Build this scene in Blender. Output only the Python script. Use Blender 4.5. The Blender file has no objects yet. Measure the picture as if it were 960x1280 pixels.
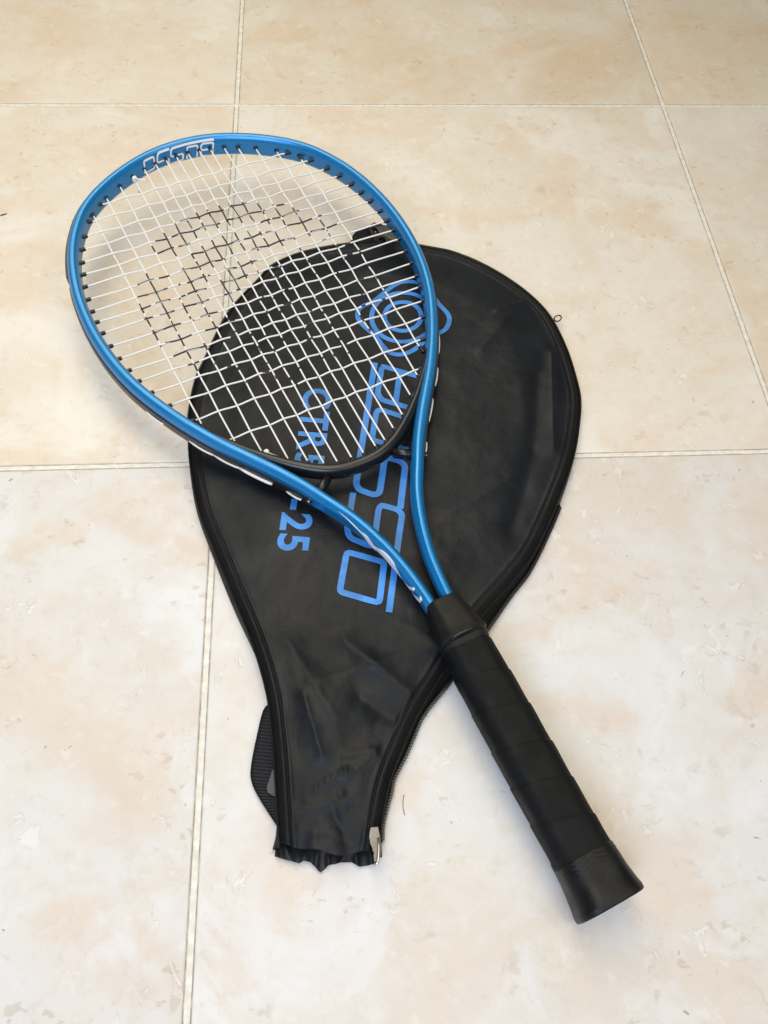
import bpy, bmesh, math, random, json
import numpy as np
from mathutils import Vector, Matrix
from mathutils.bvhtree import BVHTree

S = bpy.context.scene
COL = S.collection
D = json.loads(r'''{"cam":{"loc":[0.07639237351750637,-0.7468036525884725,0.49634413883989326],"rot":[0.5516590812596437,-0.044218277648627506,-0.030786782070592426],"f":1100.0},"n":[0.013891670128442274,-0.03210175559154125,0.999388062160532],"A":[-0.3969048608126363,0.9171930169011783,0.034978582175618625],"U":[0.9177546256839811,0.3971478906347807,0.0],"butt":[0.2120429942023194,-0.6893382882367095,0.017499999999999984],"MT":[[-87.8,579.1],[-73.0,593.8],[-59.4,602.8],[-47.0,608.7],[-35.8,612.9],[-25.8,615.1],[-16.5,616.4],[-7.7,616.7],[2.2,617.1],[11.5,616.8],[20.3,614.6],[31.1,612.4],[41.6,607.6],[54.3,601.5],[68.8,592.4],[83.3,577.6]],"MB":[[-81.8,361.6],[-67.2,339.9],[-54.4,325.5],[-41.1,313.1],[-30.3,306.5],[-21.5,300.4],[-13.1,298.1],[-3.3,297.3],[5.3,297.3],[14.8,298.7],[22.6,300.5],[32.0,306.8],[42.6,314.2],[54.9,326.6],[67.4,340.0],[80.5,362.1]],"CL":[[-80.0,586.7],[-92.5,571.8],[-100.4,558.0],[-105.7,545.6],[-110.0,532.9],[-112.6,521.3],[-115.1,509.3],[-116.7,496.7],[-117.5,484.6],[-117.5,473.9],[-116.9,462.6],[-115.6,449.3],[-113.8,436.4],[-110.9,424.0],[-107.9,412.6],[-103.4,400.0],[-96.2,385.0],[-84.5,367.3],[-69.9,343.6]],"CR":[[75.3,586.5],[88.6,571.1],[96.6,557.2],[102.6,545.3],[107.0,532.7],[110.1,521.0],[112.7,509.4],[114.6,496.3],[114.8,484.8],[115.5,473.6],[115.7,463.5],[113.9,449.9],[112.4,437.0],[109.8,423.8],[107.2,413.2],[102.8,400.0],[95.5,386.1],[85.3,367.6],[71.8,344.8]],"knots":[[-46.8,601.4],[-39.0,594.7],[-52.3,322.8],[-44.4,313.2]],"rim":[[0.48,-5.45,14.93],[3.14,-17.13,29.62],[5.87,-24.57,49.72],[8.67,-33.22,58.06],[11.54,-41.61,64.88],[14.49,-49.73,71.0],[17.51,-56.71,76.62],[20.6,-62.94,81.89],[23.76,-68.42,86.82],[27.0,-73.07,91.52],[30.3,-77.32,96.01],[33.68,-81.21,100.3],[37.13,-84.73,104.42],[40.65,-87.57,108.35],[44.24,-89.69,112.04],[47.9,-91.29,115.51],[51.64,-92.8,118.76],[55.44,-94.62,121.85],[59.31,-96.84,124.75],[63.25,-99.18,127.4],[67.26,-101.34,129.77],[71.33,-103.29,131.89],[75.48,-105.14,133.76],[79.69,-106.87,135.45],[83.97,-108.48,137.01],[88.31,-110.06,138.48],[92.72,-111.59,139.87],[97.2,-112.95,141.19],[101.74,-114.15,142.45],[106.34,-115.21,143.63],[111.01,-116.18,144.7],[115.74,-117.09,145.67],[120.53,-117.97,146.56],[125.38,-118.84,147.38],[130.3,-119.7,148.16],[135.27,-120.57,148.91],[140.3,-121.44,149.58],[145.39,-122.41,149.97],[150.54,-123.46,150.03],[155.75,-124.18,149.88],[161.01,-124.47,149.47],[166.33,-124.56,148.85],[171.7,-124.52,148.08],[177.12,-124.38,147.25],[182.6,-124.15,146.35],[188.13,-123.79,145.35],[193.71,-123.13,144.21],[199.34,-122.06,142.89],[205.02,-120.81,141.36],[210.75,-119.67,139.66],[216.53,-118.54,137.82],[222.35,-117.23,135.86],[228.21,-115.71,133.79],[234.12,-114.02,131.64],[240.08,-112.25,129.41],[246.07,-110.39,127.1],[252.11,-108.41,124.73],[258.19,-106.27,122.27],[264.3,-103.85,119.73],[270.45,-101.04,117.06],[276.64,-97.84,114.17],[282.87,-94.39,110.81],[289.13,-90.97,106.76],[295.42,-87.62,102.33],[301.75,-84.23,97.76],[308.1,-80.8,92.86],[314.49,-77.35,87.86],[320.91,-73.9,82.94],[327.35,-70.45,78.45],[333.82,-67.02,74.35],[340.31,-63.47,70.45],[346.83,-59.94,66.65],[353.37,-56.6,62.97],[359.93,-53.56,59.38],[366.51,-50.69,55.81],[373.11,-47.93,52.17],[379.73,-45.43,48.49],[386.37,-43.05,44.99],[393.02,-41.27,42.04],[399.68,-39.68,39.49],[406.36,-38.15,37.04],[413.05,-36.66,34.74],[419.75,-35.24,32.46],[426.46,-33.95,30.4],[433.17,-32.7,28.97],[439.89,-31.44,27.96],[446.62,-30.19,27.12],[453.35,-28.93,26.53],[460.09,-27.6,25.94],[466.82,-26.21,25.4]],"bot":[[-9.42,-8.05,15.42],[-6.71,-19.48,34.39],[-3.92,-27.56,52.19],[-1.06,-37.1,60.54],[1.87,-45.64,67.53],[4.88,-53.52,73.66],[7.96,-60.26,79.23],[11.12,-66.35,84.3],[14.35,-71.62,89.11],[17.65,-76.19,93.71],[21.03,-80.37,98.13],[24.48,-84.25,102.39],[28.0,-87.6,106.5],[31.6,-90.36,110.41],[35.27,-92.23,114.12],[39.01,-93.74,117.62],[42.82,-95.4,120.91],[46.7,-97.32,124.04],[50.65,-99.39,126.99],[54.68,-101.52,129.69],[58.77,-103.69,132.11],[62.93,-105.86,134.25],[67.16,-108.0,136.15],[71.47,-110.07,137.86],[75.83,-111.99,139.45],[80.27,-113.74,140.94],[84.78,-115.22,142.35],[89.35,-116.42,143.69],[93.98,-117.52,144.98],[98.68,-118.55,146.17],[103.45,-119.52,147.25],[108.28,-120.45,148.22],[113.17,-121.35,149.11],[118.13,-122.24,149.95],[123.15,-123.13,150.76],[128.23,-124.02,151.57],[133.37,-124.93,152.34],[138.57,-125.94,152.84],[143.82,-126.97,152.93],[149.14,-127.58,152.72],[154.51,-127.82,152.24],[159.94,-127.88,151.55],[165.43,-127.81,150.77],[170.97,-127.65,149.94],[176.57,-127.39,149.04],[182.21,-126.96,148.04],[187.91,-126.21,146.9],[193.66,-125.03,145.59],[199.46,-123.76,144.12],[205.31,-122.61,142.53],[211.21,-121.4,140.83],[217.15,-120.03,139.05],[223.15,-118.47,137.18],[229.18,-116.82,135.23],[235.26,-115.14,133.18],[241.38,-113.38,130.98],[247.55,-111.51,128.65],[253.75,-109.46,126.18],[260.0,-107.15,123.6],[266.28,-104.5,120.97],[272.6,-101.52,118.25],[278.96,-98.32,115.4],[285.36,-94.99,112.36],[291.78,-91.68,108.93],[298.24,-88.37,104.56],[304.73,-85.01,99.87],[311.25,-81.59,95.77],[317.81,-78.11,91.8],[324.39,-74.55,87.85],[330.99,-70.89,83.83],[337.62,-67.03,79.77],[344.28,-63.01,75.7],[350.96,-58.94,71.58],[357.66,-54.94,67.38],[364.38,-51.3,63.01],[371.12,-48.5,58.31],[377.88,-46.65,53.39],[384.66,-44.03,48.6],[391.45,-42.24,44.82],[398.26,-40.71,42.46],[405.08,-39.23,40.07],[411.91,-37.78,37.6],[418.75,-36.32,34.5],[425.6,-34.93,31.23],[432.46,-33.6,30.68],[439.32,-32.33,28.98],[446.19,-31.08,27.51],[453.07,-29.79,26.71],[459.94,-29.55,27.28],[466.82,-30.43,28.18]],"bag":{"a0":[124.68905320017164,-191.77323453686944],"ax":[-0.11528193097466975,-0.9933328125008011],"pr":[0.9933328125008011,-0.11528193097466975],"L":468.6216608815477},"folds":[[80.6,-606.5,97.9,-604.2,1.0,2.5],[64.1,-623.6,80.7,-614.9,1.3,3],[80.7,-617.0,97.7,-607.3,1.0,3],[55.9,-633.3,80.2,-631.0,1.2,3],[77.8,-627.6,82.3,-633.6,-1,2.5],[58.4,-572.2,67.8,-606.0,1.2,5],[72.9,-634.9,78.9,-647.4,-1.2,4],[226.5,-339.7,215.6,-403.0,-2.2,5],[215.6,-403.0,192.0,-465.4,-2.2,6],[241.1,-317.2,228.8,-403.4,1.5,5],[82.2,-538.8,122.2,-574.8,1.6,6],[67.7,-563.0,143.7,-541.1,1.2,7],[49.3,-537.5,76.2,-586.9,1.0,8],[90.2,-573.5,112.2,-588.4,-1.2,5],[204.6,-276.6,234.2,-262.1,1,3],[152.0,-452.2,196.9,-428.6,0.8,5],[216.8,-276.8,188.0,-316.2,0.9,7],[102.1,-518.7,143.3,-546.1,0.8,6],[45.0,-585.6,43.3,-641.7,-0.8,5],[66.3,-648.1,95.5,-652.2,-0.8,2]],"emblem":{"c":[133.64,-282.0],"rings":[[[147.39,-282.25],[147.24,-283.53],[146.99,-284.81],[146.64,-286.06],[146.18,-287.28],[145.64,-288.45],[145.0,-289.58],[144.28,-290.64],[143.48,-291.64],[142.6,-292.56],[141.66,-293.4],[140.67,-294.16],[139.62,-294.82],[138.52,-295.39],[137.39,-295.85],[136.23,-296.21],[135.06,-296.46],[133.87,-296.6],[132.69,-296.64],[131.51,-296.56],[130.34,-296.37],[129.2,-296.08],[128.1,-295.68],[127.03,-295.17],[126.02,-294.57],[125.06,-293.87],[124.16,-293.08],[123.34,-292.21],[122.59,-291.26],[121.92,-290.24],[121.34,-289.15],[120.86,-288.01],[120.47,-286.82],[120.17,-285.59],[119.98,-284.33],[119.9,-283.05],[119.92,-281.76],[120.04,-280.47],[120.26,-279.19],[120.59,-277.93],[121.02,-276.7],[121.55,-275.5],[122.17,-274.36],[122.88,-273.26],[123.67,-272.24],[124.54,-271.28],[125.48,-270.41],[126.49,-269.63],[127.55,-268.94],[128.66,-268.34],[129.81,-267.86],[130.99,-267.48],[132.19,-267.21],[133.4,-267.06],[134.62,-267.02],[135.83,-267.1],[137.02,-267.29],[138.18,-267.6],[139.31,-268.01],[140.4,-268.54],[141.43,-269.17],[142.4,-269.89],[143.31,-270.71],[144.13,-271.61],[144.88,-272.59],[145.54,-273.65],[146.11,-274.76],[146.58,-275.93],[146.95,-277.14],[147.22,-278.39],[147.38,-279.66],[147.44,-280.95]],[[156.91,-283.3],[156.63,-285.48],[156.19,-287.64],[155.57,-289.75],[154.79,-291.8],[153.85,-293.77],[152.76,-295.66],[151.54,-297.45],[150.18,-299.12],[148.69,-300.66],[147.1,-302.07],[145.41,-303.33],[143.64,-304.43],[141.8,-305.37],[139.89,-306.14],[137.95,-306.74],[135.97,-307.15],[133.98,-307.39],[131.98,-307.44],[130.0,-307.31],[128.04,-307.0],[126.13,-306.51],[124.27,-305.84],[122.47,-305.0],[120.76,-303.99],[119.14,-302.82],[117.63,-301.51],[116.23,-300.05],[114.96,-298.45],[113.83,-296.74],[112.84,-294.92],[112.01,-293.0],[111.34,-291.0],[110.83,-288.94],[110.49,-286.82],[110.33,-284.66],[110.34,-282.49],[110.53,-280.3],[110.9,-278.13],[111.44,-275.99],[112.15,-273.9],[113.03,-271.86],[114.07,-269.91],[115.26,-268.05],[116.6,-266.29],[118.07,-264.66],[119.67,-263.17],[121.38,-261.82],[123.18,-260.63],[125.08,-259.62],[127.04,-258.78],[129.05,-258.13],[131.1,-257.67],[133.17,-257.4],[135.25,-257.34],[137.31,-257.47],[139.35,-257.8],[141.34,-258.32],[143.27,-259.04],[145.12,-259.93],[146.88,-261.01],[148.54,-262.25],[150.07,-263.65],[151.48,-265.2],[152.74,-266.88],[153.85,-268.68],[154.81,-270.58],[155.6,-272.58],[156.21,-274.64],[156.65,-276.77],[156.92,-278.93],[157.0,-281.11]]],"lemon":[[100.08,-280.22],[100.13,-279.21],[100.22,-278.18],[100.37,-277.15],[100.6,-276.15],[100.93,-275.19],[101.35,-274.31],[101.9,-273.52],[102.56,-272.8],[103.31,-272.13],[104.13,-271.49],[105.0,-270.85],[105.89,-270.2],[106.79,-269.63],[107.69,-269.18],[108.63,-268.74],[109.68,-268.19],[110.85,-267.43],[112.21,-266.33],[113.84,-264.78],[115.72,-262.84],[117.74,-260.68],[119.78,-258.48],[121.71,-256.42],[123.43,-254.68],[124.91,-253.22],[126.25,-251.92],[127.49,-250.75],[128.67,-249.71],[129.81,-248.79],[130.96,-247.98],[132.07,-247.29],[133.12,-246.73],[134.14,-246.3],[135.17,-245.97],[136.24,-245.73],[137.39,-245.58],[138.64,-245.51],[139.98,-245.54],[141.37,-245.66],[142.76,-245.87],[144.11,-246.18],[145.4,-246.57],[146.59,-246.92],[147.69,-247.21],[148.76,-247.58],[149.85,-248.2],[151.0,-249.22],[152.27,-250.79],[153.71,-253.17],[155.32,-256.3],[156.99,-259.82],[158.63,-263.4],[160.14,-266.68],[161.43,-269.32],[162.49,-271.26],[163.39,-272.78],[164.16,-274.01],[164.84,-275.06],[165.45,-276.09],[166.03,-277.2],[166.58,-278.35],[167.09,-279.43],[167.53,-280.47],[167.89,-281.51],[168.13,-282.6],[168.24,-283.77],[168.19,-285.07],[168.01,-286.48],[167.72,-287.92],[167.34,-289.36],[166.9,-290.72],[166.43,-291.96],[165.93,-293.08],[165.38,-294.12],[164.77,-295.1],[164.09,-296.01],[163.31,-296.87],[162.43,-297.69],[161.39,-298.44],[160.2,-299.11],[158.91,-299.72],[157.59,-300.31],[156.33,-300.93],[155.18,-301.59],[154.19,-302.27],[153.28,-302.93],[152.43,-303.61],[151.57,-304.34],[150.67,-305.14],[149.66,-306.05],[148.53,-307.12],[147.32,-308.34],[146.06,-309.63],[144.78,-310.93],[143.5,-312.16],[142.26,-313.26],[141.06,-314.25],[139.85,-315.19],[138.66,-316.06],[137.47,-316.86],[136.29,-317.56],[135.12,-318.15],[133.95,-318.65],[132.8,-319.05],[131.65,-319.37],[130.51,-319.58],[129.37,-319.69],[128.25,-319.68],[127.1,-319.56],[125.95,-319.35],[124.8,-319.02],[123.68,-318.58],[122.61,-318.02],[121.62,-317.32],[120.72,-316.47],[119.91,-315.47],[119.14,-314.34],[118.4,-313.12],[117.67,-311.83],[116.91,-310.51],[116.15,-309.1],[115.42,-307.59],[114.7,-306.01],[113.94,-304.41],[113.14,-302.84],[112.26,-301.34],[111.27,-299.91],[110.17,-298.5],[109.02,-297.13],[107.87,-295.78],[106.77,-294.46],[105.77,-293.17],[104.84,-291.92],[103.94,-290.69],[103.08,-289.5],[102.29,-288.34],[101.61,-287.21],[101.07,-286.11],[100.66,-285.06],[100.38,-284.06],[100.2,-283.09],[100.1,-282.14],[100.07,-281.19]]},"logo":{"org":[112.9255696734815,-326.92501527219355],"rd":[-0.17784285168652958,-0.9840589007290178],"hd":[0.9840589007290178,-0.17784285168652958],"strokes":[["bar",[[-0.02,-2.26],[79.82,-1.51],[81.12,-1.5],[82.42,-1.48],[83.72,-1.46],[85.02,-1.44],[96.34,-1.23],[97.49,-1.21],[98.64,-1.2],[99.79,-1.2],[100.94,-1.21],[101.48,-1.22],[102.59,-1.15],[103.66,-0.93],[104.67,-0.54],[105.64,0.01],[106.06,0.3],[106.92,0.99],[107.61,1.8],[108.12,2.73],[108.47,3.77],[109.84,9.62],[109.96,10.47],[109.92,11.3],[109.72,12.1],[109.36,12.89],[109.0,13.52],[108.6,14.07],[108.11,14.49],[107.52,14.76],[106.85,14.89],[106.53,14.92],[105.81,14.98],[105.1,15.01],[104.38,15.04],[103.66,15.04],[84.15,15.01],[83.51,15.03],[82.88,15.09],[82.26,15.19],[81.63,15.34],[81.18,15.46],[80.72,15.65],[80.4,15.94],[80.21,16.34],[80.16,16.84],[80.17,17.08],[80.2,17.63],[80.24,18.18],[80.3,18.72],[80.37,19.27],[80.96,23.45],[81.18,24.48],[81.53,25.46],[82.01,26.37],[82.63,27.23],[82.94,27.6],[83.67,28.33],[84.5,28.85],[85.43,29.18],[86.46,29.3],[87.55,29.32],[88.85,29.35],[90.15,29.37],[91.45,29.4],[92.75,29.42],[117.54,29.77]]],["B",[[3.72,3.22],[3.21,3.29],[2.88,3.51],[2.73,3.87],[2.76,4.39],[7.93,30.08],[8.06,30.51],[8.28,30.87],[8.58,31.18],[8.95,31.42],[9.14,31.51],[9.57,31.69],[10.0,31.81],[10.45,31.87],[10.91,31.86],[36.37,29.85],[36.88,29.73],[37.21,29.48],[37.36,29.1],[37.34,28.57],[33.47,8.28],[33.31,7.72],[33.07,7.21],[32.73,6.76],[32.31,6.36],[29.37,4.02],[28.89,3.7],[28.37,3.46],[27.82,3.32],[27.23,3.27],[3.72,3.22]]],["Bm",[[6.46,16.42],[34.24,16.78]]],["U",[[46.65,30.18],[41.83,7.84],[41.77,7.19],[41.89,6.6],[42.17,6.08],[42.63,5.62],[42.87,5.42],[43.43,5.05],[44.04,4.77],[44.67,4.61],[45.35,4.55],[64.54,4.43],[65.71,4.58],[66.61,5.05],[67.24,5.85],[67.6,6.97],[71.69,29.63]]],["S",[[110.8,-1.93],[135.71,-1.96],[137.0,-1.89],[138.25,-1.68],[139.46,-1.32],[140.65,-0.82],[141.51,-0.4],[142.58,0.25],[143.45,1.08],[144.14,2.06],[144.63,3.22],[147.74,12.95],[147.86,13.6],[147.78,14.19],[147.51,14.72],[147.04,15.19],[146.79,15.39],[146.21,15.77],[145.59,16.04],[144.93,16.2],[144.23,16.25],[122.24,15.95],[121.39,15.97],[120.56,16.07],[119.73,16.25],[118.92,16.49],[118.57,16.62],[117.88,16.97],[117.42,17.47],[117.2,18.1],[117.22,18.87],[118.37,26.32],[118.59,27.29],[118.96,28.2],[119.47,29.03],[120.12,29.79],[120.43,30.11],[121.19,30.75],[122.02,31.19],[122.93,31.46],[123.91,31.53],[134.95,31.36],[136.25,31.34],[137.55,31.33],[138.85,31.32],[140.15,31.32],[192.08,31.5]]],["O",[[156.73,0.2],[155.62,0.37],[154.89,0.86],[154.53,1.67],[154.55,2.79],[157.64,21.85],[157.98,22.98],[158.6,23.79],[159.49,24.29],[160.65,24.47],[184.25,24.91],[185.36,24.77],[186.08,24.3],[186.41,23.51],[186.36,22.4],[182.52,2.48],[182.15,1.37],[181.51,0.58],[180.6,0.11],[179.43,-0.04],[156.73,0.2]]]],"w":3.9},"text":[{"s":"CTR5","a":[60.91,-348.95],"b":[53.42,-413.69],"h":[79.42,-351.89]},{"s":"-25","a":[47.22,-438.01],"b":[42.43,-475.78],"h":[66.01,-441.02]}],"strap":[[38.2,-571.8],[34.5,-576.3],[31.1,-591.2],[28.4,-607.1],[28.6,-615.5],[33.0,-625.0],[43.4,-641.1]],"greytab":[[40.4,-610.3],[37.5,-619.8],[37.9,-622.8],[42.8,-625.6],[44.4,-615.7]],"back":[[43.4,-645.3],[42.0,-656.0],[55.2,-660.2],[57.0,-658.9],[60.9,-659.6],[65.9,-665.0],[71.2,-661.2],[74.2,-660.9],[79.2,-660.4],[82.7,-660.5],[86.0,-663.0],[95.0,-662.3],[97.8,-647.8]],"silver":[[93.3,-645.9],[96.9,-645.8],[97.8,-652.1],[97.4,-660.1],[95.8,-664.3],[94.1,-663.5],[94.0,-658.3],[92.5,-654.3],[92.0,-650.3]],"dring":[253.4,-276.7],"buckle":[[114.0,-173.1],[129.9,-169.4],[135.7,-193.1],[106.6,-195.6]],"loop":[[99.1,-189.5],[104.2,-176.4],[110.2,-172.6],[117.0,-167.9],[134.1,-168.0],[137.9,-190.9]],"bk":[[[113.7,-181.6],[116.7,-173.1],[122.6,-171.2]],[[113.7,-181.6],[118.6,-186.4],[122.3,-191.1]],[[120.2,-180.8],[124.0,-182.7],[129.0,-186.5]],[[121.9,-172.2],[131.0,-174.2],[134.4,-182.8]],[[119.3,-185.5],[124.8,-192.1],[131.1,-194.0]],[[121.2,-174.1],[122.1,-181.7]]],"debris":{"hair":[[112.7,-626.5,0.4],[111.8,-630.4,0.4],[111.8,-634.3,0.4],[112.4,-637.3,0.4]],"twig":[[-186.7,-149.3,0.6],[-184.3,-148.3,0.6],[-181.4,-146.9,0.6]]},"plate":{"loop":[[97.8,-192.3],[100.0,-183.9],[103.4,-178.3],[108.1,-175.0],[114.7,-173.1],[117.9,-175.6],[116.2,-184.1],[118.3,-193.5]],"buckle":[[112.4,-179.7],[114.7,-174.0],[118.1,-170.7],[122.0,-170.8],[125.1,-174.1],[132.9,-174.2],[138.2,-195.0],[118.2,-195.7]],"holes":[[[115.7,-177.4],[118.8,-175.8],[120.8,-181.7],[117.9,-181.5]],[[120.7,-190.0],[122.8,-186.0],[125.4,-187.4],[126.4,-192.6]]]}}''')
MM = 0.001
TILE = 0.40

# ------------------------------------------------------------------ camera
cam_d = bpy.data.cameras.new('camera')
cam = bpy.data.objects.new('camera', cam_d)
COL.objects.link(cam)
cam_d.sensor_fit = 'HORIZONTAL'
cam_d.sensor_width = 36.0
cam_d.lens = 36.0 * D['cam']['f'] / 960.0
cam_d.clip_start = 0.02
cam_d.clip_end = 50
rx, ry, rz = D['cam']['rot']
cam.matrix_world = (Matrix.Translation(D['cam']['loc']) @ Matrix.Rotation(rz, 4, 'Z')
                    @ Matrix.Rotation(rx, 4, 'X') @ Matrix.Rotation(ry, 4, 'Y'))
S.camera = cam

# ------------------------------------------------------------------ light
W = bpy.data.worlds.new('World')
S.world = W
W.use_nodes = True
wb = W.node_tree.nodes['Background']
wb.inputs[0].default_value = (1.0, 0.90, 0.74, 1)
wb.inputs[1].default_value = 0.14


def area(name, loc, target, size, size_y, power, color, spread=180):
    l = bpy.data.lights.new(name, 'AREA')
    l.shape = 'RECTANGLE'
    l.size, l.size_y, l.energy, l.color = size, size_y, power, color
    l.spread = math.radians(spread)
    o = bpy.data.objects.new(name, l)
    COL.objects.link(o)
    o.location = loc
    o.rotation_euler = (Vector(target) - Vector(loc)).to_track_quat('-Z', 'Y').to_euler()
    return o


area('window_light', (-0.40, -1.75, 1.30), (-0.13, -0.70, 0.0), 1.3, 1.1, 6.7, (0.79, 0.945, 1.25), 85)
area('ceiling_light', (-0.2, -0.1, 2.0), (-0.12, -0.32, 0.0), 1.4, 1.4, 3.6, (1.0, 0.91, 0.72), 66)
area('door_light', (0.9, -1.0, 1.3), (0.15, -0.6, 0.0), 0.9, 0.9, 1.9, (1.0, 0.92, 0.78), 90)
area('far_fill_light', (-0.30, 0.80, 1.55), (-0.28, -0.15, 0.0), 1.3, 1.3, 4.4, (1.0, 0.92, 0.74), 84)  # added warm fill, placed to reflect as a bright strip on the frame

S.view_settings.view_transform = 'Standard'
S.view_settings.look = 'None'
S.view_settings.exposure = -0.03
S.view_settings.gamma = 1.0

# ------------------------------------------------------------------ node helpers


class NT:
    def __init__(self, name):
        self.m = bpy.data.materials.new(name)
        self.m.use_nodes = True
        self.t = self.m.node_tree
        self.b = self.t.nodes['Principled BSDF']

    def n(self, typ, **kw):
        x = self.t.nodes.new(typ)
        for k, v in kw.items():
            if k.startswith('i_'):
                x.inputs[k[2:].replace('_', ' ')].default_value = v
            else:
                setattr(x, k, v)
        return x

    def l(self, a, b):
        self.t.links.new(a, b)

    def noise(self, vec, scale, detail=3, rough=0.55, dist=0.0):
        x = self.n('ShaderNodeTexNoise')
        x.inputs['Scale'].default_value = scale
        x.inputs['Detail'].default_value = detail
        x.inputs['Roughness'].default_value = rough
        x.inputs['Distortion'].default_value = dist
        if vec is not None:
            self.l(vec, x.inputs['Vector'])
        return x.outputs['Fac']

    def ramp(self, fac, lo, hi, a=0.0, b=1.0):
        x = self.n('ShaderNodeMapRange')
        x.interpolation_type = 'SMOOTHSTEP'
        for k, v in zip(('From Min', 'From Max', 'To Min', 'To Max'), (lo, hi, a, b)):
            x.inputs[k].default_value = v
        self.l(fac, x.inputs['Value'])
        return x.outputs['Result']

    def math(self, op, a, b=None):
        x = self.n('ShaderNodeMath', operation=op)
        for i, v in enumerate((a, b)):
            if v is None:
                continue
            if isinstance(v, (int, float)):
                x.inputs[i].default_value = v
            else:
                self.l(v, x.inputs[i])
        return x.outputs[0]

    def mix(self, fac, a, b):
        x = self.n('ShaderNodeMix', data_type='RGBA')
        if isinstance(fac, (int, float)):
            x.inputs['Factor'].default_value = fac
        else:
            self.l(fac, x.inputs['Factor'])
        for i, v in ((6, a), (7, b)):
            if isinstance(v, tuple):
                x.inputs[i].default_value = (*v[:3], 1)
            else:
                self.l(v, x.inputs[i])
        return x.outputs[2]

    def bump(self, h, strength=0.3, dist=0.001, prev=None):
        x = self.n('ShaderNodeBump')
        x.inputs['Strength'].default_value = strength
        x.inputs['Distance'].default_value = dist
        self.l(h, x.inputs['Height'])
        if prev is not None:
            self.l(prev, x.inputs['Normal'])
        self.l(x.outputs[0], self.b.inputs['Normal'])
        return x.outputs[0]

    def set(self, col=None, rough=None, spec=None, **kw):
        if col is not None:
            if isinstance(col, tuple):
                self.b.inputs['Base Color'].default_value = (*col[:3], 1)
            else:
                self.l(col, self.b.inputs['Base Color'])
        if rough is not None:
            if isinstance(rough, (int, float)):
                self.b.inputs['Roughness'].default_value = rough
            else:
                self.l(rough, self.b.inputs['Roughness'])
        if spec is not None:
            self.b.inputs['Specular IOR Level'].default_value = spec
        for k, v in kw.items():
            self.b.inputs[k.replace('_', ' ')].default_value = v
        return self.m


def vscale(N, vec, s):
    x = N.n('ShaderNodeVectorMath', operation='MULTIPLY')
    N.l(vec, x.inputs[0])
    x.inputs[1].default_value = s
    return x.outputs[0]


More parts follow.
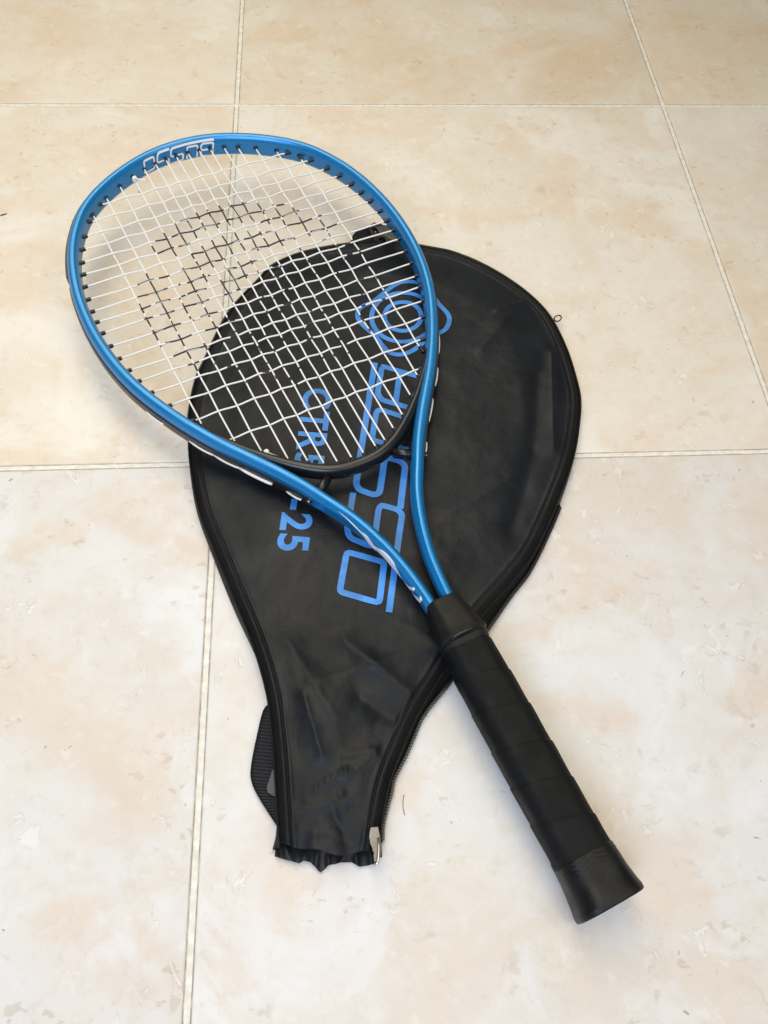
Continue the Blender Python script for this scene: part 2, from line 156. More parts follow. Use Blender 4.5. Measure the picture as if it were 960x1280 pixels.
# ------------------------------------------------------------------ materials
def mat_tile():
    N = NT('marbled_ceramic')
    geo = N.n('ShaderNodeNewGeometry')
    oi = N.n('ShaderNodeObjectInfo')
    add = N.n('ShaderNodeVectorMath', operation='MULTIPLY_ADD')
    comb = N.n('ShaderNodeCombineXYZ')
    N.l(N.math('MULTIPLY', oi.outputs['Random'], 37.0), comb.inputs[0])
    N.l(N.math('MULTIPLY', oi.outputs['Random'], 61.0), comb.inputs[1])
    N.l(comb.outputs[0], add.inputs[0])
    add.inputs[1].default_value = (1, 1, 1)
    N.l(geo.outputs['Position'], add.inputs[2])
    v = add.outputs[0]
    # cloudy colouring
    big = N.noise(v, 6.5, 6, 0.68, 0.5)
    med = N.noise(v, 20.0, 6, 0.70, 0.6)
    mixn = N.math('ADD', N.math('MULTIPLY', big, 0.6), N.math('MULTIPLY', med, 0.4))
    c = N.mix(N.ramp(mixn, 0.42, 0.62), (0.69, 0.67, 0.635), (0.665, 0.60, 0.52))
    pk = N.noise(vscale(N, v, (1, 1.3, 1)), 9.0, 4, 0.6, 0.4)
    c = N.mix(N.ramp(pk, 0.50, 0.66, 0, 0.62), c, (0.665, 0.56, 0.465))
    wh = N.noise(vscale(N, v, (1.2, 1, 1.7)), 7.0, 5, 0.65, 0.7)
    c = N.mix(N.ramp(wh, 0.50, 0.66, 0, 0.8), c, (0.735, 0.73, 0.715))
    # streaky broken blotches, darker
    bl = N.noise(vscale(N, v, (1.0, 1.25, 1)), 58.0, 5, 0.68, 0.5)
    gate = N.noise(v, 13.0, 3, 0.6, 0.3)
    blm = N.math('MULTIPLY', N.ramp(bl, 0.56, 0.68), N.ramp(gate, 0.47, 0.60))
    c = N.mix(N.math('MULTIPLY', blm, 0.38), c, (0.48, 0.40, 0.31))
    # greyish stains
    gy = N.noise(vscale(N, v, (1.3, 1, 1)), 30.0, 6, 0.74, 0.6)
    gg = N.noise(v, 6.0, 2, 0.5, 0.2)
    gm = N.math('MULTIPLY', N.ramp(gy, 0.56, 0.68), N.ramp(gg, 0.52, 0.60))
    c = N.mix(N.math('MULTIPLY', gm, 0.38), c, (0.50, 0.48, 0.43))
    # fine mottling all over
    fm_ = N.noise(v, 95.0, 6, 0.72, 0.3)
    c = N.mix(N.ramp(fm_, 0.50, 0.74, 0, 0.30), c, (0.56, 0.475, 0.38))
    fm2 = N.noise(vscale(N, v, (1, 1, 1.9)), 70.0, 5, 0.7, 0.4)
    c = N.mix(N.ramp(fm2, 0.54, 0.70, 0, 0.45), c, (0.76, 0.745, 0.715))
    # pale shell-like chips
    ch = N.n('ShaderNodeTexVoronoi', feature='F1')
    ch.inputs['Scale'].default_value = 70
    ch.inputs['Randomness'].default_value = 1.0
    dst = N.n('ShaderNodeVectorMath', operation='MULTIPLY_ADD')
    nz = N.n('ShaderNodeTexNoise')
    nz.inputs['Scale'].default_value = 70
    nz.inputs['Detail'].default_value = 3
    N.l(v, nz.inputs['Vector'])
    N.l(nz.outputs['Color'], dst.inputs[0])
    dst.inputs[1].default_value = (0.030, 0.022, 0.02)
    N.l(v, dst.inputs[2])
    N.l(dst.outputs[0], ch.inputs['Vector'])
    sel = N.n('ShaderNodeSeparateColor')
    N.l(ch.outputs['Color'], sel.inputs[0])
    chm = N.math('MULTIPLY', N.math('MULTIPLY', N.ramp(ch.outputs['Distance'], 0.08, 0.24, 1, 0),
                 N.ramp(sel.outputs[0], 0.80, 0.90)), N.ramp(N.noise(v, 9, 2), 0.48, 0.58))
    c = N.mix(N.math('MULTIPLY', chm, 0.5), c, (0.80, 0.78, 0.74))
    # small dark specks
    sp = N.n('ShaderNodeTexVoronoi', feature='F1')
    sp.inputs['Scale'].default_value = 62
    N.l(dst.outputs[0], sp.inputs['Vector'])
    s2 = N.n('ShaderNodeSeparateColor')
    N.l(sp.outputs['Color'], s2.inputs[0])
    rad = N.math('MULTIPLY', s2.outputs[2], 0.085)
    spm = N.math('MULTIPLY', N.math('LESS_THAN', sp.outputs['Distance'], rad),
                 N.ramp(s2.outputs[1], 0.64, 0.66))
    c = N.mix(N.math('MULTIPLY', spm, 0.6), c, (0.22, 0.17, 0.12))
    # crisp little brown spots in clusters and broken pale shells
    s1 = N.noise(vscale(N, v, (1, 1.2, 1)), 105.0, 3, 0.6, 0.3)
    g1 = N.noise(v, 17.0, 3, 0.6, 0.2)
    m1 = N.math('MULTIPLY', N.ramp(s1, 0.595, 0.66), N.ramp(g1, 0.53, 0.61))
    c = N.mix(N.math('MULTIPLY', m1, 0.36), c, (0.44, 0.34, 0.24))
    s3 = N.noise(vscale(N, v, (1.3, 1, 1)), 62.0, 3, 0.58, 0.9)
    g3 = N.noise(vscale(N, v, (1, 1, 2.3)), 15.0, 2, 0.5, 0.2)
    m3 = N.math('MULTIPLY', N.ramp(s3, 0.635, 0.665), N.ramp(g3, 0.50, 0.56))
    c = N.mix(N.math('MULTIPLY', m3, 0.42), c, (0.80, 0.785, 0.75))
    m3b = N.math('MULTIPLY', N.math('MULTIPLY', N.ramp(s3, 0.615, 0.632), N.ramp(s3, 0.636, 0.65, 1, 0)), N.ramp(g3, 0.50, 0.56))
    c = N.mix(N.math('MULTIPLY', m3b, 0.20), c, (0.40, 0.33, 0.26))
    light_tint = N.n('ShaderNodeMix', data_type='RGBA', blend_type='MULTIPLY')  # multiplies in the object colour, which carries the painted light gradient
    light_tint.inputs['Factor'].default_value = 1.0
    N.l(c, light_tint.inputs[6])
    N.l(oi.outputs['Color'], light_tint.inputs[7])
    c = light_tint.outputs[2]
    # each tile a little different
    hv = N.n('ShaderNodeHueSaturation')
    N.l(c, hv.inputs['Color'])
    N.l(N.ramp(oi.outputs['Random'], 0, 1, 0.965, 1.02), hv.inputs['Value'])
    N.l(N.ramp(oi.outputs['Random'], 0, 1, 1.20, 1.06), hv.inputs['Saturation'])
    rgh = N.ramp(N.noise(v, 18, 4), 0.3, 0.7, 0.36, 0.52)
    m = N.set(hv.outputs[0], rgh, 0.45)
    h = N.math('SUBTRACT', N.math('MULTIPLY', N.noise(v, 60, 4, 0.6), 0.5),
               N.math('SUBTRACT', N.math('MULTIPLY', m1, 0.35), N.math('MULTIPLY', m3, 0.4)))
    N.bump(h, 0.5, 0.0007)
    return m


def mat_grout():
    N = NT('cement_grout')
    geo = N.n('ShaderNodeNewGeometry')
    v = geo.outputs['Position']
    sep = N.n('ShaderNodeSeparateXYZ')
    N.l(v, sep.inputs[0])
    wob = N.math('MULTIPLY', N.math('SUBTRACT', N.noise(v, 60, 3), 0.5), 0.0006)

    def edge(o):
        a = N.math('ADD', N.math('ADD', o, wob), 100 * TILE + TILE / 2)
        a = N.math('MODULO', a, TILE)
        a = N.math('ABSOLUTE', N.math('SUBTRACT', a, TILE / 2))
        return a   # distance from joint centre
    near = N.math('MINIMUM', edge(sep.outputs[0]), edge(sep.outputs[1]))
    dirt = N.ramp(near, 0.00135, 0.00175)
    dn = N.ramp(N.noise(v, 110, 3), 0.35, 0.6, 0.6, 1)
    c = N.mix(N.ramp(N.noise(v, 200, 4), 0.3, 0.7), (0.66, 0.62, 0.53), (0.79, 0.76, 0.68))
    c = N.mix(N.math('MULTIPLY', N.math('MULTIPLY', dirt, dn), 0.8), c, (0.20, 0.16, 0.11))
    sp = N.noise(v, 420, 2, 0.6)
    c = N.mix(N.ramp(sp, 0.72, 0.76, 0, 0.6), c, (0.22, 0.18, 0.14))
    m = N.set(c, 0.85, 0.2)
    N.bump(N.noise(v, 700, 3), 0.5, 0.0003)
    return m


def mat_blue():
    N = NT('metallic_blue_paint')
    tc = N.n('ShaderNodeTexCoord')
    v = tc.outputs['Object']
    fl = N.noise(v, 2600, 1, 0.5)
    c = N.mix(N.ramp(fl, 0.35, 0.7, 0, 1), (0.004, 0.190, 0.475), (0.010, 0.235, 0.565))
    wear = N.noise(vscale(N, v, (1, 1, 0.6)), 120, 5, 0.7)
    c = N.mix(N.ramp(wear, 0.715, 0.73, 0, 0.8), c, (0.55, 0.62, 0.68))
    m = N.set(c, N.ramp(N.noise(v, 60, 4), 0.3, 0.7, 0.26, 0.38), 0.6)
    N.b.inputs['Metallic'].default_value = 0.35
    N.b.inputs['Coat Weight'].default_value = 0.25
    N.b.inputs['Coat Roughness'].default_value = 0.12
    N.bump(N.noise(v, 300, 2), 0.05, 0.0002)
    return m


def mat_plain(name, col, rough, spec=0.5, bump=None, metal=0.0, var=0.0):
    N = NT(name)
    tc = N.n('ShaderNodeTexCoord')
    v = tc.outputs['Object']
    if var:
        f = N.ramp(N.noise(v, 45, 5, 0.65), 0.3, 0.7)
        c = N.mix(f, tuple(x * (1 - var) for x in col), tuple(x * (1 + var) for x in col))
    else:
        c = col
    m = N.set(c, N.ramp(N.noise(v, 80, 4, 0.6), 0.3, 0.7, rough * 0.85, rough * 1.15), spec)
    N.b.inputs['Metallic'].default_value = metal
    if bump:
        N.bump(N.noise(v, bump[0], 4, 0.6), bump[1], bump[2])
    return m


def mat_vinyl(name, lo, hi, rough):
    N = NT(name)
    tc = N.n('ShaderNodeTexCoord')
    v = tc.outputs['Object']
    cl = N.noise(v, 22, 5, 0.62, 0.5)
    c = N.mix(N.ramp(cl, 0.35, 0.68), lo, hi)
    du = N.noise(v, 640, 2, 0.5)
    c = N.mix(N.ramp(du, 0.76, 0.80, 0, 0.35), c, (0.16, 0.16, 0.155))
    m = N.set(c, N.ramp(N.noise(v, 30, 4, 0.6), 0.3, 0.7, rough * 0.85, rough * 1.18), 0.22)
    wv = N.n('ShaderNodeTexWave', wave_type='BANDS', bands_direction='X')
    wv.inputs['Scale'].default_value = 380
    wv2 = N.n('ShaderNodeTexWave', wave_type='BANDS', bands_direction='Y')
    wv2.inputs['Scale'].default_value = 380
    N.l(v, wv.inputs['Vector'])
    N.l(v, wv2.inputs['Vector'])
    h1 = N.math('MULTIPLY', wv.outputs['Fac'], wv2.outputs['Fac'])
    b1 = N.bump(h1, 0.10, 0.00015)
    cr = N.noise(v, 75, 6, 0.66, 1.2)
    b2 = N.bump(cr, 0.32, 0.0011, b1)
    lg = N.noise(v, 17, 3, 0.55, 0.6)
    N.bump(lg, 0.22, 0.005, b2)
    return m


def mat_web():
    N = NT('ribbed_webbing')
    uv = N.n('ShaderNodeUVMap')
    wv = N.n('ShaderNodeTexWave', wave_type='BANDS', bands_direction='X')
    wv.inputs['Scale'].default_value = 1.0
    N.l(vscale(N, uv.outputs[0], (0.16, 1, 1)), wv.inputs['Vector'])
    wv.inputs['Distortion'].default_value = 0.3
    c = N.mix(wv.outputs['Fac'], (0.004, 0.004, 0.005), (0.017, 0.018, 0.021))
    m = N.set(c, 0.7, 0.3)
    N.bump(wv.outputs['Fac'], 0.8, 0.0006)
    return m


M = dict(
    tile=mat_tile(), grout=mat_grout(), blue=mat_blue(),
    vinyl=mat_vinyl('black_vinyl', (0.0052, 0.0066, 0.0090), (0.0098, 0.0120, 0.0155), 0.43),
    rim=mat_vinyl('black_binding', (0.0034, 0.0037, 0.0042), (0.0062, 0.0067, 0.0074), 0.52),
    web=mat_web(),
    print=mat_plain('blue_print', (0.040, 0.225, 0.61), 0.45, 0.4, (500, 0.15, 0.0002), 0, 0.22),
    string=mat_plain('white_string', (0.80, 0.79, 0.76), 0.35, 0.5),
    sink=mat_plain('black_stencil_ink', (0.028, 0.028, 0.036), 0.5, 0.4),
    black=mat_plain('black_plastic', (0.012, 0.012, 0.013), 0.34, 0.5, (260, 0.08, 0.0003)),
    barrel=mat_plain('grommet_nylon', (0.010, 0.011, 0.014), 0.42, 0.5),
    rubber=mat_plain('collar_rubber', (0.0088, 0.0088, 0.0082), 0.55, 0.28, (400, 0.15, 0.0003), 0, 0.2),
    bridge=mat_plain('bridge_plastic', (0.009, 0.0095, 0.0105), 0.27, 0.45, (150, 0.12, 0.0005)),
    grip=mat_plain('grip_foam', (0.0052, 0.0056, 0.0060), 0.6, 0.17, (900, 0.22, 0.0003), 0, 0.15),
    cap=mat_plain('butt_tape', (0.0050, 0.0056, 0.0066), 0.42, 0.28, (170, 0.35, 0.0005), 0, 0.25),
    white=mat_plain('white_decal', (0.88, 0.89, 0.90), 0.35, 0.5),
    steel=mat_plain('steel', (0.55, 0.54, 0.52), 0.28, 0.5, (300, 0.2, 0.0003), 1.0),
    tape=mat_plain('worn_silver_tape', (0.22, 0.195, 0.16), 0.45, 0.5, (400, 0.5, 0.0004), 0.2, 0.35),
    grey=mat_plain('grey_lining', (0.085, 0.085, 0.088), 0.7, 0.3, (900, 0.3, 0.0003)),
    hair=mat_plain('dark_hair', (0.10, 0.07, 0.05), 0.5, 0.3),
)

# ------------------------------------------------------------------ mesh helpers


def obj(name, verts, faces, mat, parent=None, smooth=True, mats=None, fmat=None, kind=None, uvs=None):
    me = bpy.data.meshes.new(name)
    me.from_pydata([tuple(float(c) for c in v) for v in verts], [], faces)
    for m in (mats or [mat]):
        me.materials.append(m)
    if fmat is not None:
        me.polygons.foreach_set('material_index', fmat)
    if smooth:
        me.polygons.foreach_set('use_smooth', [True] * len(me.polygons))
    if uvs is not None:
        ul = me.uv_layers.new(name='UVMap')
        for lp in me.loops:
            ul.data[lp.index].uv = uvs[lp.vertex_index]
    me.update()
    o = bpy.data.objects.new(name, me)
    COL.objects.link(o)
    if parent:
        o.parent = parent
    if kind:
        o['kind'] = kind
    return o


def share(src, parent, loc=None, matrix=None):
    c = src.copy()
    COL.objects.link(c)
    c.parent = parent
    if matrix is not None:
        c.matrix_local = matrix
    elif loc is not None:
        c.location = loc
    return c


def grid_faces(n, m, close_m=False, close_n=False):
    f = []
    for i in range(n if close_n else n - 1):
        for j in range(m if close_m else m - 1):
            a = i * m + j
            b = i * m + (j + 1) % m
            c = ((i + 1) % n) * m + (j + 1) % m
            d = ((i + 1) % n) * m + j
            f.append((a, d, c, b))
    return f


def sweep(path, prof, close_prof=True, caps=True):
    """path: list of (centre, X, Y) frames; prof(i, n) -> list of (x, y)."""
    V = []
    n = len(path)
    for i, (c, X, Y) in enumerate(path):
        P = prof(i, n)
        for (a, b) in P:
            V.append(c + X * a + Y * b)
    m = len(P)
    F = grid_faces(n, m, close_prof)
    if caps:
        F.append(tuple(range(m)))
        F.append(tuple(reversed(range((n - 1) * m, n * m))))
    return V, F


def tube_path(pts, r, seg=8, closed=False):
    pts = [Vector(p) for p in pts]
    n = len(pts)
    V = []
    prev = None
    for i, p in enumerate(pts):
        if closed:
            t = pts[(i + 1) % n] - pts[i - 1]
        else:
            t = pts[min(i + 1, n - 1)] - pts[max(i - 1, 0)]
        t.normalize()
        if prev is None:
            up = Vector((0, 0, 1)) if abs(t.z) < 0.9 else Vector((1, 0, 0))
        else:
            up = prev
        X = (up - t * up.dot(t)).normalized()
        prev = X
        Y = t.cross(X)
        rr = r(i / (n - 1)) if callable(r) else r
        for k in range(seg):
            a = 2 * math.pi * k / seg
            V.append(p + X * math.cos(a) * rr + Y * math.sin(a) * rr)
    F = grid_faces(n, seg, True, closed)
    if not closed:
        F.append(tuple(range(seg)))
        F.append(tuple(reversed(range((n - 1) * seg, n * seg))))
    return V, F


def catmull(P, k):
    P = [np.array(p, float) for p in P]
    o = []
    for i in range(len(P) - 1):
        a = P[i - 1] if i else 2 * P[0] - P[1]
        b, c = P[i], P[i + 1]
        d = P[i + 2] if i + 2 < len(P) else 2 * P[-1] - P[-2]
        for j in range(k):
            t = j / k
            o.append(.5 * ((2 * b) + (-a + c) * t + (2 * a - 5 * b + 4 * c - d) * t * t + (-a + 3 * b - 3 * c + d) * t ** 3))
    o.append(P[-1])
    return np.array(o)


def resample(P, step, closed=False):
    P = np.array(P, float)
    if closed:
        P = np.vstack([P, P[:1]])
    s = np.r_[0, np.cumsum(np.linalg.norm(np.diff(P, axis=0), axis=1))]
    n = max(2, int(round(s[-1] / step)) + 1)
    q = np.linspace(0, s[-1], n)
    R = np.stack([np.interp(q, s, P[:, i]) for i in range(P.shape[1])], 1)
    return R[:-1] if closed else R


def thing(name, label, cat, mw=None, group=None):
    o = bpy.data.objects.new(name, None)
    COL.objects.link(o)
    if mw is not None:
        o.matrix_world = mw
    o['label'] = label
    o['category'] = cat
    if group:
        o['group'] = group
    o.empty_display_size = 0.05
    return o


rnd = random.Random(7)

# ------------------------------------------------------------------ floor
G = 6.0
floor = obj('floor', [(-G, -G, -0.0006), (G, -G, -0.0006), (G, G, -0.0006), (-G, G, -0.0006)],
            [(0, 1, 2, 3)], M['grout'], smooth=False, kind='structure')
floor['label'] = 'floor of square cream marbled ceramic tiles with pale grout'
hs = TILE / 2 - 0.0021
prof = [(0.0, -0.008), (0.0, -0.0009), (0.0003, -0.0003), (0.0009, 0.0)]   # inset, z
TV, TF = [], []
for ins, z in prof:
    h = hs - ins
    TV += [(-h, -h, z), (h, -h, z), (h, h, z), (-h, h, z)]
for i in range(len(prof) - 1):
    for j in range(4):
        a = i * 4 + j
        b = i * 4 + (j + 1) % 4
        TF.append((a, b, b + 4, a + 4))
k = (len(prof) - 1) * 4
TF.append((k, k + 1, k + 2, k + 3))
proto = obj('tile', TV, TF, M['tile'], floor, smooth=False)
first = True
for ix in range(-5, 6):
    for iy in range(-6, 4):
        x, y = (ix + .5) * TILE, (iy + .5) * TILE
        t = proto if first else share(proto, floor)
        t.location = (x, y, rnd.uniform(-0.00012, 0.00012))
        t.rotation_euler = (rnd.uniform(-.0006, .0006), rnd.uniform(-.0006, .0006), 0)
        t.color = {-4: (.925, .96, 1.01, 1), -3: (.925, .96, 1.01, 1), -2: (.955, .963, .98, 1), -1: (1.0, 0.965, 0.90, 1)}.get(iy, (1.0, 0.955, 0.875, 1) if ix < 1 else (0.985, 0.915, 0.79, 1))  # cooler near, yellower far and right: light gradient put into tile colour
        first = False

# ------------------------------------------------------------------ racket cover (bag)
B = D['bag']
a0 = np.array(B['a0'])
bx = np.array(B['ax'])
bp = np.array(B['pr'])
cover = thing('racket_cover', 'black vinyl racket cover with blue printed lettering, zip and strap, lying under the racket',
              'racket cover', Matrix.Translation((a0[0] * MM, a0[1] * MM, 0)))
rim = np.array(D['rim'])
bot = np.array(D['bot'])
NS, NM = 260, 200
ii = np.linspace(0, len(rim) - 1, NS)
rimS = np.stack([np.interp(ii, range(len(rim)), rim[:, k]) for k in range(3)], 1)
botS = np.stack([np.interp(ii, range(len(bot)), bot[:, k]) for k in range(3)], 1)
poly = np.array([a0 + bx * s + bp * l for s, l, r in rim] + [a0 + bx * s + bp * r for s, l, r in rim[::-1]])
nR = len(rim)


def seg_dist(P, A_, B_):
    d = B_ - A_
    L2 = (d * d).sum(-1) + 1e-9
    t = np.clip(((P[:, None, :] - A_[None]) * d[None]).sum(-1) / L2[None], 0, 1)
    q = A_[None] + t[..., None] * d[None]
    return np.sqrt(((P[:, None, :] - q) ** 2).sum(-1))


def fbm(P, seed, sc):
    from mathutils import noise
    return np.array([noise.fractal(Vector((p[0] / sc + seed, p[1] / sc - seed, seed)), 1.0, 2.0, 4) for p in P])


pts = []
for s, l, r in rimS:
    for j in range(NM):
        t = j / (NM - 1)
        t = 0.5 - 0.5 * math.cos(math.pi * t) if True else t
        t = 0.35 * t + 0.65 * (j / (NM - 1)) if False else 0.5 * t + 0.5 * (j / (NM - 1))
        pts.append(a0 + bx * s + bp * (l + (r - l) * t))
pts = np.array(pts)
eA = np.delete(poly, [nR - 1], axis=0)
eB = np.roll(poly, -1, axis=0)
mask = np.ones(len(poly), bool)
mask[nR - 1] = False          # the hem edge between last left and last right point
eA, eB = poly[mask], eB[mask]
dist = np.concatenate([seg_dist(pts[i:i + 4000], eA, eB).min(1) for i in range(0, len(pts), 4000)])
sv = (pts - a0) @ bx


def sstep(x):
    x = np.clip(x, 0, 1)
    return x * x * (3 - 2 * x)


Hs = np.interp(sv, [0, 40, 160, 260, 340, 470], [13, 16, 16, 13, 12, 12])
ZR = 8.0
z = ZR + 3.0 * sstep(dist / 5.0) + (Hs - ZR - 3) * sstep((dist - 6) / 40)
z += 0.25 * np.exp(-((dist - 1.6) / 1.2) ** 2)
z -= 0.8 * np.exp(-((dist - 6.8) / 0.6) ** 2)
z += 0.3 * np.exp(-((dist - 8.6) / 1.2) ** 2)
inn = sstep((dist - 7) / 14)
low = sstep((sv - 230) / 120)
z += inn * (0.9 + 0.9 * low) * fbm(pts, 3.1, 55) * 1.1
z += inn * (0.25 + 0.75 * low) * fbm(pts, 8.7, 19) * 0.35
for x1, y1, x2, y2, am, wd in D['folds']:
    A_, B_ = np.array([[x1, y1]]), np.array([[x2, y2]])
    d = np.concatenate([seg_dist(pts[i:i + 20000], A_, B_)[:, 0] for i in range(0, len(pts), 20000)])
    z += (am * (0.55 if am < -2 else 1) * np.exp(-(d / wd) ** 2) + (0 if am < -2 else 0.42) * am * np.exp(-(d / (wd * .28)) ** 2)) * sstep((dist - 6.5) / 4)
# hem stitched across the mouth
dm = B['L'] - 1.8 - sv
z -= 1.5 * np.exp(-((dm - 11) / 0.7) ** 2)
z += 0.9 * np.exp(-((dm - 12.8) / 0.9) ** 2)
z += 0.8 * np.exp(-((dm - 9) / 2.2) ** 2)
acr = (pts - a0) @ bp
z += np.exp(-(dm / 14) ** 2) * (1.2 * np.sin(acr / 6.3 + 0.6) + 0.8 * np.sin(acr / 2.9 + 1) * np.sin(acr / 9) - 1.0)
z[dist < 0.01] = ZR
V = [(p[0] - a0[0], p[1] - a0[1], zz) for p, zz in zip(pts, z)]
V = [tuple(c * MM for c in v) for v in V]
V = [Vector(v) for v in V]
# the mouth edge waves in and out a little
for j in range(NM):
    idx = (NS - 1) * NM + j
    a = acr[idx]
    sh = (1.6 * math.sin(a / 9.0 + 1.2) + 0.8 * math.sin(a / 3.7)) * MM
    for kk in range(4):
        V[idx - kk * NM] += Vector((bx[0], bx[1], 0)) * sh * (1 - kk / 4)
F = grid_faces(NS, NM)
fm = []
dist2 = dist.reshape(NS, NM)
for i in range(NS - 1):
    for j in range(NM - 1):
        fm.append(1 if dist2[i:i + 2, j:j + 2].mean() < 6.8 else 0)
front = obj('front_panel', V, F, None, cover, mats=[M['vinyl'], M['rim']], fmat=fm)
bvh = BVHTree.FromPolygons([v.copy() for v in V], F)


def ztop(x, y, default=0.012):
    h = bvh.ray_cast(Vector((x * MM - a0[0] * MM, y * MM - a0[1] * MM, 0.1)), Vector((0, 0, -1)))
    return h[0].z if h[0] is not None else default


# side band (gusset) from the rim down to the floor, all round except the mouth
def ring(R, zz, off=0.0):
    o = [(a0 + bx * s + bp * (l - off)) for s, l, r in R[::-1]] + [(a0 + bx * s + bp * (r + off)) for s, l, r in R]
    return [((p[0] - a0[0]) * MM, (p[1] - a0[1]) * MM, zz * MM) for p in o]


rg0 = ring(rimS, ZR)
rg3 = ring(botS, 1.0)
mid = lambda A_, B_, t, dz, out: [(a[0] * (1 - t) + b[0] * t, a[1] * (1 - t) + b[1] * t, (a[2] * (1 - t) + b[2] * t) + dz * MM) for a, b in zip(A_, B_)]
rings = [rg0, mid(rg0, rg3, 0.25, -0.3, 0), mid(rg0, rg3, 0.55, 0.5, 0), mid(rg0, rg3, 0.85, 0.6, 0), rg3, ring(botS, 0.6, -4)]
GV = [v for r in rings for v in r]
obj('side_band', GV, grid_faces(len(rings), len(rg0)), M['rim'], cover)

# back panel with a crumpled mouth showing beyond the hem
bk = np.array(D['back'])
loc2 = lambda p, zz: Vector(((p[0] - a0[0]) * MM, (p[1] - a0[1]) * MM, zz * MM))
base_l, base_r = bk[0], bk[-1]
edge = bk[1:-1]
edge = resample(edge, 1.2)
nE = len(edge)
BV = []
rows = 9
for i in range(rows):
    t = i / (rows - 1)
    for j, e in enumerate(edge):
        u_ = j / (nE - 1)
        b0 = base_l * (1 - u_) + base_r * u_ - bx * 6
        p = b0 * (1 - t) + e * t
        from mathutils import noise
        nn_ = noise.noise(Vector((u_ * 7.3, t * 1.1, 2.0)))
        n2_ = noise.noise(Vector((u_ * 17.0, t * 2.3, 7.0)))
        ridge = 1 - abs(nn_) * 3.2
        zz = 1.0 + max(0.0, ridge) * 3.2 * (t ** 1.6) * (1.25 - t) * 3 + 1.6 * abs(n2_) * t + 0.5
        BV.append(loc2(p, max(0.7, zz)))
obj('back_panel', BV, grid_faces(rows, nE), mat_vinyl('mouth_lining', (0.008, 0.009, 0.011), (0.016, 0.018, 0.022), 0.34), cover)

# logo and lettering, laid on the front panel


def ribbon(P, w, closed=False, step=1.5, across=4, lift=0.28):
    P = resample(P, step, closed)
    n = len(P)
    V, = [[]]
    for i in range(n):
        if closed:
            t0 = P[i] - P[i - 1]
            t1 = P[(i + 1) % n] - P[i]
        else:
            t0 = P[i] - P[max(i - 1, 0)]
            t1 = P[min(i + 1, n - 1)] - P[i]
        if np.linalg.norm(t0) < 1e-9:
            t0 = t1
        if np.linalg.norm(t1) < 1e-9:
            t1 = t0
        t0 = t0 / np.linalg.norm(t0)
        t1 = t1 / np.linalg.norm(t1)
        t = t0 + t1
        t /= np.linalg.norm(t)
        nn = np.array([-t[1], t[0]])
        k = min(1.5, 1 / max(0.4, np.dot(t, t1)))
        for j in range(across + 1):
            q = P[i] + nn * w * k * (j / across - .5)
            V.append(Vector(((q[0] - a0[0]) * MM, (q[1] - a0[1]) * MM, ztop(q[0], q[1]) + lift * MM)))
    return V, grid_faces(n, across + 1, False, closed)


LG = D['logo']
lo, lrd, lhd = (np.array(LG[k]) for k in ('org', 'rd', 'hd'))
names = {'bar': 'logo_bar', 'B': 'letter', 'Bm': 'letter_bar', 'U': 'letter', 'S': 'letter', 'O': 'letter'}
lift = 0.26
letter_b = None
for nm, st in LG['strokes']:
    P = np.array([lo + lrd * a + lhd * b for a, b in st])
    w = 4.3 if nm == 'bar' else 4.0
    lift += 0.03
    V_, F_ = ribbon(P, w, lift=lift)
    o = obj(names[nm], V_, F_, M['print'], letter_b if nm == 'Bm' else cover)
    if nm == 'B':
        letter_b = o
E_ = D['emblem']
for q in E_['rings']:
    V_, F_ = ribbon(np.array(q), 3.6, closed=True)
    obj('emblem_ring', V_, F_, M['print'], cover)
V_, F_ = ribbon(np.array(E_['lemon']), 3.6, closed=True, lift=0.34)
obj('emblem_outline', V_, F_, M['print'], cover)


def text_mesh(s, bold=0.02):
    c = bpy.data.curves.new('lettering_curve', 'FONT')
    c.body = s
    c.offset = bold
    c.resolution_u = 6
    o = bpy.data.objects.new('lettering_tmp', c)
    COL.objects.link(o)
    dg = bpy.context.evaluated_depsgraph_get()
    me = bpy.data.meshes.new_from_object(o.evaluated_get(dg))
    bpy.data.objects.remove(o)
    bpy.data.curves.remove(c)
    bm = bmesh.new()
    bm.from_mesh(me)
    bpy.data.meshes.remove(me)
    bmesh.ops.triangulate(bm, faces=bm.faces)
    x0 = min(v.co.x for v in bm.verts)
    x1 = max(v.co.x for v in bm.verts)
    y0 = min(v.co.y for v in bm.verts)
    y1 = max(v.co.y for v in bm.verts)
    for ax, lo_, hi_ in ((0, x0, x1), (1, y0, y1)):
        q = lo_ + 0.12
        while q < hi_:
            co = Vector((q, 0, 0)) if ax == 0 else Vector((0, q, 0))
            no = Vector((1, 0, 0)) if ax == 0 else Vector((0, 1, 0))
            bmesh.ops.bisect_plane(bm, geom=bm.verts[:] + bm.edges[:] + bm.faces[:], plane_co=co, plane_no=no)
            q += 0.12
    vs = [v.co.copy() for v in bm.verts]
    bm.verts.index_update()
    fs = [tuple(v.index for v in f.verts) for f in bm.faces]
    bm.free()
    return vs, fs


